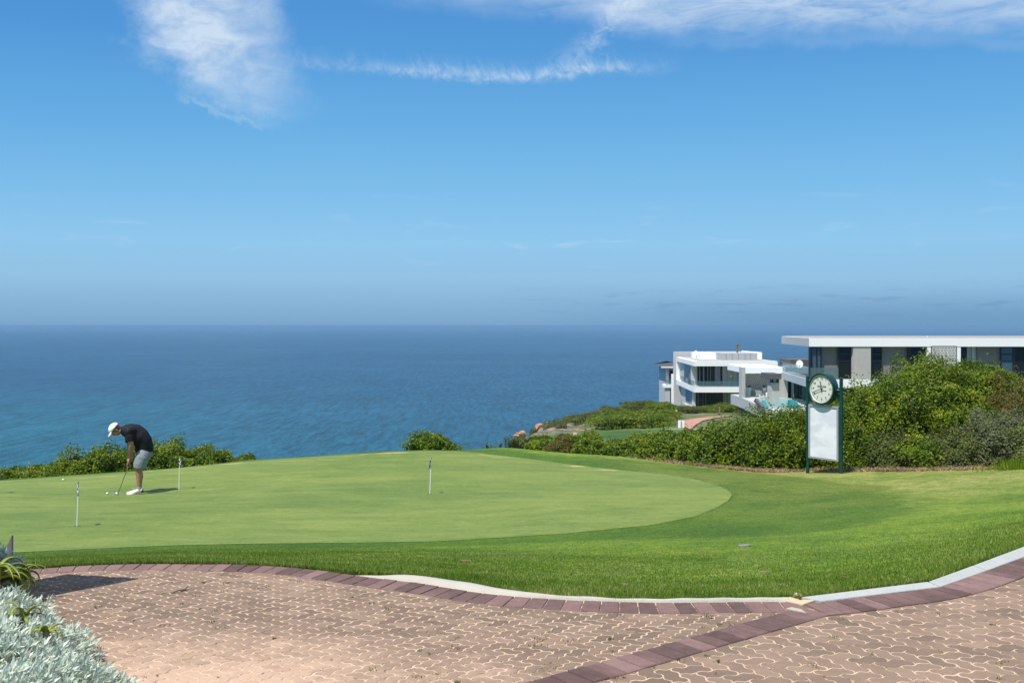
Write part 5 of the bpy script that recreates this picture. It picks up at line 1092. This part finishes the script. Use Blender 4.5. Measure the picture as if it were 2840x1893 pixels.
# balustrade
def side_pt(t): return (NL[0] + (FL[0] - NL[0]) * t, NL[1] + (FL[1] - NL[1]) * t)
gz1 = Z(1019, d0)
for a, b2 in ((0.004, 0.33), (0.335, 0.66), (0.665, 0.995)):
    P0, P1 = side_pt(a), side_pt(b2); B.pr('balustrade_panel', BGLASS, [(P0[0] + .05, P0[1]), (P1[0] + .05, P1[1]), (P1[0] + .07, P1[1]), (P0[0] + .07, P0[1])], zf1 + .02, gz1)
for a, b2 in ((2246, 2285), (2285.5, 2326)): B.box('balustrade_panel', BGLASS, X(a, d0), X(b2, d0), 82.02, 82.04, zf1 + .02, gz1)
# lower storey and terrace
TZ = -5.25
B.pr('wall', CONC, [(X(2172, 95), 95), (X(2185, 95), 95), (X(2185, 95), 97), (X(2172, 95), 97)], TZ, zf0 - .01)
B.window(2185.3, 2196, 95.2, TZ, zf0 - .01, d=95.2)
B.pr('wall', CONC, [(X(2196.3, 95), 95.1), (X(2202, 95), 95.1), (X(2202, 95), 96), (X(2196.3, 95), 96)], TZ, zf0 - .01)
B.window(2202.5, 2228, 94.6, TZ, zf0 - .01, cols=(2213,), d=94.6, glass=mat('mirror_glass', (0.10, 0.11, 0.11), 0.03, 1.0))
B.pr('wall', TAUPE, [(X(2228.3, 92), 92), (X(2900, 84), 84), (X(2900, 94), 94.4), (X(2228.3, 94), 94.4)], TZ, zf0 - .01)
tp = [(X(2058, 96), 96.3), (X(2135, 81.6), 81.6), (34, 81.6), (34, 101), (X(2058, 96), 101)]
te = B.pr('terrace', SHADE_PLASTER, tp, TZ - .95, TZ); B.pr('terrace_floor', PAVE, [(tp[0][0] + .15, 96.2), (tp[1][0] + .2, 81.8), (33.9, 81.8), (33.9, 100.9), (tp[0][0] + .15, 100.9)], TZ + .004, TZ + .015, te)
B.pr('foundation', TAUPE, [(tp[0][0] + .8, 95), (tp[1][0] + 1.2, 83), (33, 83), (33, 100), (tp[0][0] + .8, 100)], TZ - 4.0, TZ - .96)
B.pr('pool', POOL, [(X(2102, 93.5), 93.5), (X(2118, 84), 84), (X(2225, 84), 84), (X(2200, 93.5), 93.5)], TZ + .02, TZ + .05)
cop = MB(B.o)
cop.bar((X(2101, 93.8), 93.7, TZ + .06), (X(2205, 93.8), 93.7, TZ + .06), 0.35, 0.12); cop.build('pool_coping', PAVE, rt)
wr_ = MB(B.o); wr_.prism([(X(2093, 92.5), 92.5), (X(2112, 83), 83), (X(2120, 83), 83), (X(2100, 92.5), 92.5)], TZ + .0, TZ + .22); wr_.build('pool_weir', TAUPE, rt)
B.pr('weir_channel', BLACK, [(X(2089, 92.5), 92.5), (X(2106, 83), 83), (X(2111.8, 83), 83), (X(2092.8, 92.5), 92.5)], TZ + .016, TZ + .02)
# leaning concrete fin with box beam
fx0t, fx0b, fx1t, fx1b = X(2139, 85), X(2134, 85), X(2160, 85), X(2168, 85); zt2, zb2 = Z(1061, 85), TZ - 1.0
MB(B.o).add([(fx0b, 85, zb2), (fx1b, 85, zb2), (fx1t, 85, zt2), (fx0t, 85, zt2), (fx0b, 86.2, zb2), (fx1b, 86.2, zb2), (fx1t, 86.2, zt2), (fx0t, 86.2, zt2)], [[0, 1, 2, 3], [7, 6, 5, 4], [0, 4, 5, 1], [1, 5, 6, 2], [2, 6, 7, 3], [3, 7, 4, 0]]).build('concrete_fin', CONC, rt)
for a, b2 in ((2140.5, 2146.5), (2155.5, 2161)): B.box('stub_column', BLACK, X(a, 85.2), X(b2, 85.2), 85.3, 85.8, zt2, Z(1050, 85))
B.box('box_beam', TAUPE, X(2134.5, 84.6), X(2167.5, 84.6), 84.6, 87.5, Z(1050, 85), Z(1036.5, 84.6))
# pavilion wing
pz0, pz1 = Z(1035, 96), Z(1018.5, 96)
pv = B.box('pavilion_roof', WHITE, X(2067.2, 96), X(2178, 96), 96, 104, pz0, pz1)
B.box('pavilion_pillar', CONC, X(2058.5, 96), X(2067, 96), 96, 97.3, TZ - 1.0, pz1 + .004)
skin('pillar_side', (X(2058.5, 96), 96.003), (X(2058.5, 96), 97.29), TZ - .99, pz1 + .002, 0.012)  # grey skin paints the pillar's left face as shaded
B.box('slatted_wall', SCREEN, X(2067.3, 98.2), X(2176, 98.2), 98.2, 98.4, TZ + .016, pz0)
B.box('stair_block', TAUPE, X(2192.5, 99), X(2262, 99), 99, 103, pz1 + .003, Z(996.8, 99))
B.box('windscreen', BGLASS, X(2065, 95.9), X(2079, 95.9), 95.86, 95.88, TZ + .016, Z(1077, 95.9))
for a, b2 in ((2080, 2105), (2106, 2132)): B.box('windscreen', clear('clear_glass', (0.3, 0.4, 0.38), 0.10), X(a, 97), X(b2, 97), 96.9, 96.92, TZ + .016, Z(1082, 97))
def dish(px, py, d, r, rz, label):
    c = at(px, py, d); root = empty('satellite_dish', c, rz, label=label, cat='satellite dish', group='satellite dishes on the houses'); m = MB(); M_ = Matrix.Rotation(math.radians(68), 3, 'X')
    m.lathe([(0.0, 0.0), (r * .5, r * .05), (r * .85, r * .16), (r, r * .23), (r, r * .26), (r * .84, r * .20), (0.0, 0.04)], 26, (0, 0, 0), M_); do = m.build('reflector', WPLAST, root, smooth=True); do.scale = (0.86, 1, 1.1)
    MB().tube([(0, 0.05, 0), (0, 0.15, -r * 1.3)], 0.03, 8).build('mast', WFRAME, root); MB().tube([(0, -.05, -r * .8), (0, -r * 1.1, -r * .1)], [0.012, 0.012], 6).build('feed_arm', WFRAME, root)
    MB().ball((0, -r * 1.12, -r * .08), .035, 8).build('receiver', WFRAME, root); return root
dish(2217, 1010, 97.5, 0.38, -.2, 'round white satellite dish seen above the glass balustrade of the big house'); dish(1800 + 662 / 5.115, 900 + 412 / 5.115, 126, 0.38, -1.0, 'white satellite dish on the gravel roof of the far house')
# planters, lounger, bowl
POT = m_paint('white_pot', (0.80, 0.80, 0.79), 0.02, 0.5)
def planter(px, d, label):
    c = at(px, HY + (EYE - TZ - .016) * F / d, d); root = empty('planter', c, label=label, cat='planter', group='tall white planters on the terrace'); hh = 0.86
    m = MB(); m.prism([(-.12, -.12), (.12, -.12), (.12, .12), (-.12, .12)], 0, hh); 
    for i in range(4, 8): m.v[i] = Vector((m.v[i].x * 1.45, m.v[i].y * 1.45, m.v[i].z))
    m.build('pot', POT, root, bevel=0.015); V_, Fq, vals = [], [], []
    for i in range(18):
        a = i * 2.4; e = 0.35 + (i % 5) * 0.22; dr = np.array([math.cos(a) * math.cos(e), math.sin(a) * math.cos(e), math.sin(e)]); s_ = np.array([-math.sin(a), math.cos(a), 0]); L_ = 0.36; b0 = len(V_); p = np.array([0, 0, hh]); V_ += [tuple(p - s_ * .03), tuple(p + s_ * .03), tuple(p + dr * L_ * .55 + s_ * .035), tuple(p + dr * L_), tuple(p + dr * L_ * .55 - s_ * .035)]; Fq.append([b0, b0 + 1, b0 + 2, b0 + 4]); Fq.append([b0 + 4, b0 + 2, b0 + 3, b0 + 3])
    me = pydata(V_, [f[:3] if f[2] == f[3] else f for f in Fq]); q = me.attributes.new('v', 'FLOAT', 'FACE'); q.data.foreach_set('value', np.full(len(Fq), 0.15, np.float32)); link('agave', me, AGAVE, root)
AGAVE = mat('agave_leaf', (0.03, 0.10, 0.05), 0.5)
planter(2078, 97.6, 'tall white planter with agave at the left end of the terrace, by the glass windscreen'); planter(2119.5, 97.5, 'tall white planter with agave in the middle of the terrace, right of the lounger')
c = at(2106, HY + (EYE - TZ - .016) * F / 97.2, 97.2); lg = empty('sun_lounger', c, label='low white sun lounger between the two tall planters', cat='lounger')
MB().box(-.45, .40, -.3, .3, .12, .26).build('seat', POT, lg, bevel=.03); m = MB(); m.add([(-.35, -.3, .24), (-.35, .3, .24), (-.50, .3, .66), (-.50, -.3, .66), (.25, -.3, .24), (.25, .3, .24), (.12, .3, .64), (.12, -.3, .64)], [[0, 1, 2, 3], [7, 6, 5, 4], [0, 4, 5, 1], [1, 5, 6, 2], [2, 6, 7, 3], [3, 7, 4, 0]]); m.build('backrest', POT, lg)
for x_ in (-.4, .35):
    for y_ in (-.25, .25): MB().box(x_ - .03, x_ + .03, y_ - .03, y_ + .03, 0, .12).build('leg', POT, lg)
c = at(2116, HY + (EYE - TZ - .016) * F / 95.6, 95.6); fb = empty('fire_bowl', c, label='round white bowl holding dark stones beside the pool', cat='bowl')
MB().lathe([(0.22, 0), (0.40, .20), (0.42, .24), (0.36, .22), (0.0, .20)], 24).build('bowl', POT, fb, smooth=True); m = MB(); [m.ball((math.cos(i * 1.7) * .2, math.sin(i * 1.7) * .2, .24), .07, 8) for i in range(7)]; m.build('stones', BLACK, fb)
o = MB().prism([(-.22, -.2), (.22, -.2), (.22, .2), (-.22, .2)], 0, .45).build('pouf', POT, bevel=.06, label='white square pouf beside the concrete fin on the terrace', cat='pouf'); o.location = at(2131, HY + (EYE - TZ - .016) * F / 96.6, 96.6)

# ---------------------------------------------------------------- far white house
P_ = lambda z: 1800 + z / 5.115; Q_ = lambda z: 900 + z / 5.115
rt2 = house_root('white_house', (26.0, 128.0, -8.0), 'smaller white cubic house further off by the sea, with framed balcony and brown chimney'); B = HB_(rt2)
D = 120.0; NL = (X(P_(640), D), D); FL = (X(P_(390), 137), 137.0); XR = X(P_(1825), D); z0, z1 = Z(Q_(588), D), Z(Q_(520), D)
rf = B.pr('roof', WHITE, [NL, (XR, D), (XR, 137), FL], z0, z1)
B.pr('gravel', GRAVEL, [(NL[0] + .5, D + .5), (XR - .4, D + .5), (XR - .4, 136.5), (FL[0] + .5, 136.5)], z1 + .004, z1 + .03, rf)
s0, s1 = Z(Q_(960), D), Z(Q_(885), D); XS = X(P_(1420), D)
B.pr('balcony_slab', WHITE, [NL, (XS, D), (XS, 137), FL], s0, s1)
B.pr('frame_wall', WHITE, [FL, (X(P_(436), 137), 137), (X(P_(436), 137), 137.5), (FL[0], 137.5)], s1, z0)
GZ = -8.15
B.box('back_wall', LGREY, X(P_(350), 138), X(P_(1600), 138), 138, 138.5, -11.5, Z(Q_(381), 138))
core = [(X(P_(590), 124), 124), (X(P_(1560), 124), 124), (X(P_(1560), 137), 136.9), (X(P_(440), 136.9), 136.9)]
B.pr('upper_wall', LGREY, core, s1 + .003, z0 - .003)
def onleft(c0, c1, px): # parameter on the left face for a pixel column
    s = (px - CX) / F; (xa, ya), (xb, yb) = c0, c1; t = (s * ya - xa) / ((xb - xa) - s * (yb - ya)); return (xa + (xb - xa) * t, ya + (yb - ya) * t)
A0, A1 = core[0], core[3]; p0, p1 = onleft(A0, A1, P_(590)), onleft(A0, A1, P_(502)); o2 = lambda p, t: (p[0] - t, p[1] - t * .1)
B.pr('window', DGLASS, [o2(p0, .01), o2(p1, .01), o2(p1, .06), o2(p0, .06)], s1 + .01, z0 - .25)
def glazing(pxa, pxb, d, za, zb, cols, curt, door=None):
    fo = B.window(pxa, pxb, d - .12, za, zb, cols=cols, d=d - .12, fw=.10); x = MB(B.o)
    for a, b2 in curt: x.box(X(a, d), X(b2, d), d - .085, d - .075, za + .1, zb - .1)
    if curt: x.build('curtain', CURT, fo)
    return fo
glazing(P_(685), P_(1035), 124, s1 + .01, z0 - .02, (P_(762), P_(900), P_(912)), [(P_(712), P_(722)), (P_(765), P_(782)), (P_(826), P_(834)), (P_(866), P_(876)), (P_(930), P_(1010))])
B.box('cladding', PANEL, X(P_(1045), 123.8), X(P_(1560), 123.8), 123.8, 123.98, s1 + .01, z0 - .02)
jm = MB(B.o)
for q in (1105, 1178, 1250): jm.box(X(P_(q), 123.78), X(P_(q + 5), 123.78), 123.785, 123.80, s1 + .02, z0 - .03)
jm.build('panel_joints', TAUPE, rt2)
B.box('wall_light', WPLAST, X(P_(1150), 123.6), X(P_(1176), 123.6), 123.5, 123.78, Z(Q_(745), 123.6), Z(Q_(718), 123.6))
gt = Z(Q_(800), D)
B.box('balustrade_panel', BGLASS, X(P_(655), D), X(P_(960), D), 120.04, 120.06, s1 + .003, gt); B.box('balustrade_panel', BGLASS, X(P_(962), D), XS, 120.04, 120.06, s1 + .003, gt)
for a, b2 in ((640, 545), (543, 442)):
    q0, q1 = onleft(NL, FL, P_(a)), onleft(NL, FL, P_(b2)); B.pr('balustrade_panel', BGLASS, [(q0[0] + .06, q0[1]), (q1[0] + .06, q1[1]), (q1[0] + .08, q1[1]), (q0[0] + .08, q0[1])], s1 + .003, gt)
lz1 = s0 - .003; lz0 = GZ
lc = [(X(P_(645), 123), 123), (X(P_(1500), 123), 123), (X(P_(1500), 136), 136), (X(P_(455), 136), 136)]
B.pr('lower_wall', LGREY, lc, lz0 - 2.0, lz1)
p0, p1 = onleft(lc[0], lc[3], P_(605)), onleft(lc[0], lc[3], P_(525)); B.pr('window', DGLASS, [o2(p0, .01), o2(p1, .01), o2(p1, .06), o2(p0, .06)], lz0 + .1, lz1 - .1)
glazing(P_(665), P_(1045), 123, lz0, lz1 - .01, (P_(775), P_(895), P_(912)), [(P_(690), P_(698)), (P_(762), P_(770)), (P_(800), P_(806)), (P_(890), P_(897))])
B.box('cladding', PANEL, X(P_(1050), 122.8), X(P_(1400), 122.8), 122.8, 122.98, lz0 - 1, lz1 - .01)
jm = MB(B.o)
for q in (1105, 1178, 1250): jm.box(X(P_(q), 122.78), X(P_(q + 5), 122.78), 122.785, 122.80, lz0, lz1 - .03)
jm.build('panel_joints', TAUPE, rt2)
# penthouse boxes on the roof
B.box('plant_room', WHITE, X(P_(722), 127), X(P_(1030), 127), 127, 133, z1 + .03, Z(Q_(402), 127))
pr_ = B.box('plant_room', PANEL, X(P_(1032), 123.5), X(P_(1535), 123.5), 123.5, 132.8, z1 + .03, Z(Q_(405), 123.5)); jm = MB(B.o)
for q in (1092, 1178, 1265, 1362, 1440): jm.box(X(P_(q), 123.48), X(P_(q + 4), 123.48), 123.485, 123.50, z1 + .05, Z(Q_(405), 123.5) - .01)
jm.build('panel_joints', TAUPE, pr_)
B.box('plant_room', WHITE, X(P_(1537), 128), X(P_(1604), 128), 128, 137, z1 + .03, Z(Q_(397), 128))
B.box('parapet', WHITE, X(P_(700), 137.2), X(P_(1535), 137.2), 137.2, 137.6, z1, Z(Q_(388), 137))
cx_ = X(P_(1252), 126); ct, cb = Z(Q_(294), 126), Z(Q_(405), 126)
ch = MB(B.o).tube([(cx_, 126, cb - .2), (cx_, 126, ct)], 0.12, 14).build('chimney', BRONZE, rt2, smooth=True); MB(B.o).lathe([(0.14, ct - .02), (0.23, ct + .02), (0.23, ct + .16), (0.0, ct + .2)], 16, (cx_, 126, 0)).build('cowl', BRONZE, ch, smooth=True)
MB(B.o).tube([(X(P_(1327), 128), 128, Z(Q_(400), 128)), (X(P_(1327), 128), 128, Z(Q_(362), 128))], 0.06, 8).build('vent_pipe', WPLAST, rt2)
# porch and steps
B.pr('porch', PAVE, [(X(P_(575), 121), 121), (X(P_(720), 121), 121), (X(P_(660), 123), 122.9), (X(P_(470), 131), 131)], GZ - 2.0, GZ - .08)
for i in range(4):
    zz = GZ - .2 - i * .22; a = 455 - i * 26; B.box('step', WHITE, X(P_(a), 126 - i * .4), X(P_(a + 62), 126 - i * .4), 125.4 - i * .9, 126.4 - i * .9, zz - .9, zz)
B.box('side_wall', WHITE, X(P_(320), 134), X(P_(350), 134), 134, 134.4, -11.5, Z(Q_(700), 134))
# ---------------------------------------------------------------- old grey house behind
rt3 = house_root('grey_house', (23.5, 158.0, -12.0), 'old grey house with dark hip roof, mostly hidden behind the far white house'); B = HB_(rt3); D = 152.0
ex0, ex1 = X(P_(170), D), X(P_(600), D); ez = Z(Q_(592), D); TILE = m_paint('roof_tile', (0.06, 0.065, 0.075), 0.1, 0.7, 3.0)
MB(B.o).add([(ex0, D, ez), (ex1, D, ez), (ex1, D + 9, ez), (ex0, D + 9, ez), (X(P_(330), D + 4), D + 4.5, Z(Q_(540), D)), (ex1 - 3, D + 4.5, Z(Q_(530), D))], [[0, 1, 5, 4], [1, 2, 5], [2, 3, 4, 5], [3, 0, 4], [3, 2, 1, 0]]).build('roof', TILE, rt3)
B.box('gutter', WPLAST, ex0, ex1, D - .12, D, ez - .22, ez - .0)
B.box('wall', LGREY, X(P_(238), D + 1), ex1 - .5, D + .8, D + 8, -16, ez - .01)
B.window(P_(288), P_(340), D + .62, Z(Q_(842), D), Z(Q_(650), D), cols=(P_(308),), d=D + .62)
B.box('balcony_slab', WHITE, X(P_(195), D), ex1 - .5, D - 1.5, D + .8, Z(Q_(885), D), Z(Q_(845), D)); B.box('balustrade_panel', BGLASS, X(P_(215), D), X(P_(345), D), D - 1.4, D - 1.37, Z(Q_(845), D), Z(Q_(768), D))
B.box('column', LGREY, X(P_(215), D), X(P_(280), D), D - 1.3, D - .6, -15, Z(Q_(885), D)); B.window(P_(284), P_(318), D + .6, Z(Q_(1110), D), Z(Q_(890), D), d=D + .6, glass=BLUEG)
B.box('terrace', PAVE, X(P_(150), 140), X(P_(345), 140), 136, 142, -10.9, -10.35); B.box('pool', POOL, X(P_(245), 138), X(P_(320), 138), 137, 140, -10.34, -10.31)
# ---------------------------------------------------------------- small signs near the path
def gpost(name, px, d, top_py, label, cat): c = Vector((X(px, d), d, h1(X(px, d), d))); return empty(name, c, label=label, cat=cat), Z(top_py, d) - c.z
r_, ht = gpost('tee_board', 1889, 62, 1164, 'small white board on a grey post, seen from behind, standing left of the red path', 'sign'); m = MB().box(-.19, .19, -.02, .0, ht - .48, ht); m.build('board', WHITE, r_)
MB().box(-.03, .03, -.055, -.021, -.2, ht - .06).build('post', WFRAME, r_); MB().box(-.20, .20, -.03, .01, ht + .001, ht + .03).build('board_cap', WFRAME, r_)
r_, ht = gpost('post_sign', 1873, 82, 1134, 'thin pale post with a narrow white plate, in front of the far house steps', 'sign'); MB().tube([(0, 0, -.2), (0, 0, ht)], .035, 8).build('post', WFRAME, r_); MB().box(.04, .14, -.02, .02, ht - .55, ht - .05).build('plate', WPLAST, r_)
r_, ht = gpost('totem_post', 1994.5, 98, 1122, 'dark brown timber totem post with white carved marks beside the red path', 'post'); TIMB = m_paint('brown_timber', (0.10, 0.06, 0.045), 0.1, 0.9, 8.0)
MB().box(-.09, .09, -.09, .09, -.3, ht).build('shaft', TIMB, r_, bevel=.015); mk = MB()
for i in range(3): mk.tube([(.05 * math.sin(t * 1.05), -.096, ht - .22 - i * .24 - .012 * t) for t in range(0, 13, 2)], .012, 5)
mk.build('carved_marks', WPLAST, r_)
o = MB().box(-.12, .12, -.09, .09, 0, .17).build('tee_marker', BUFF, bevel=.04, label='small pale block on the far fairway grass', cat='marker'); c = hit(1595, 1208, 40, 100); o.location = c
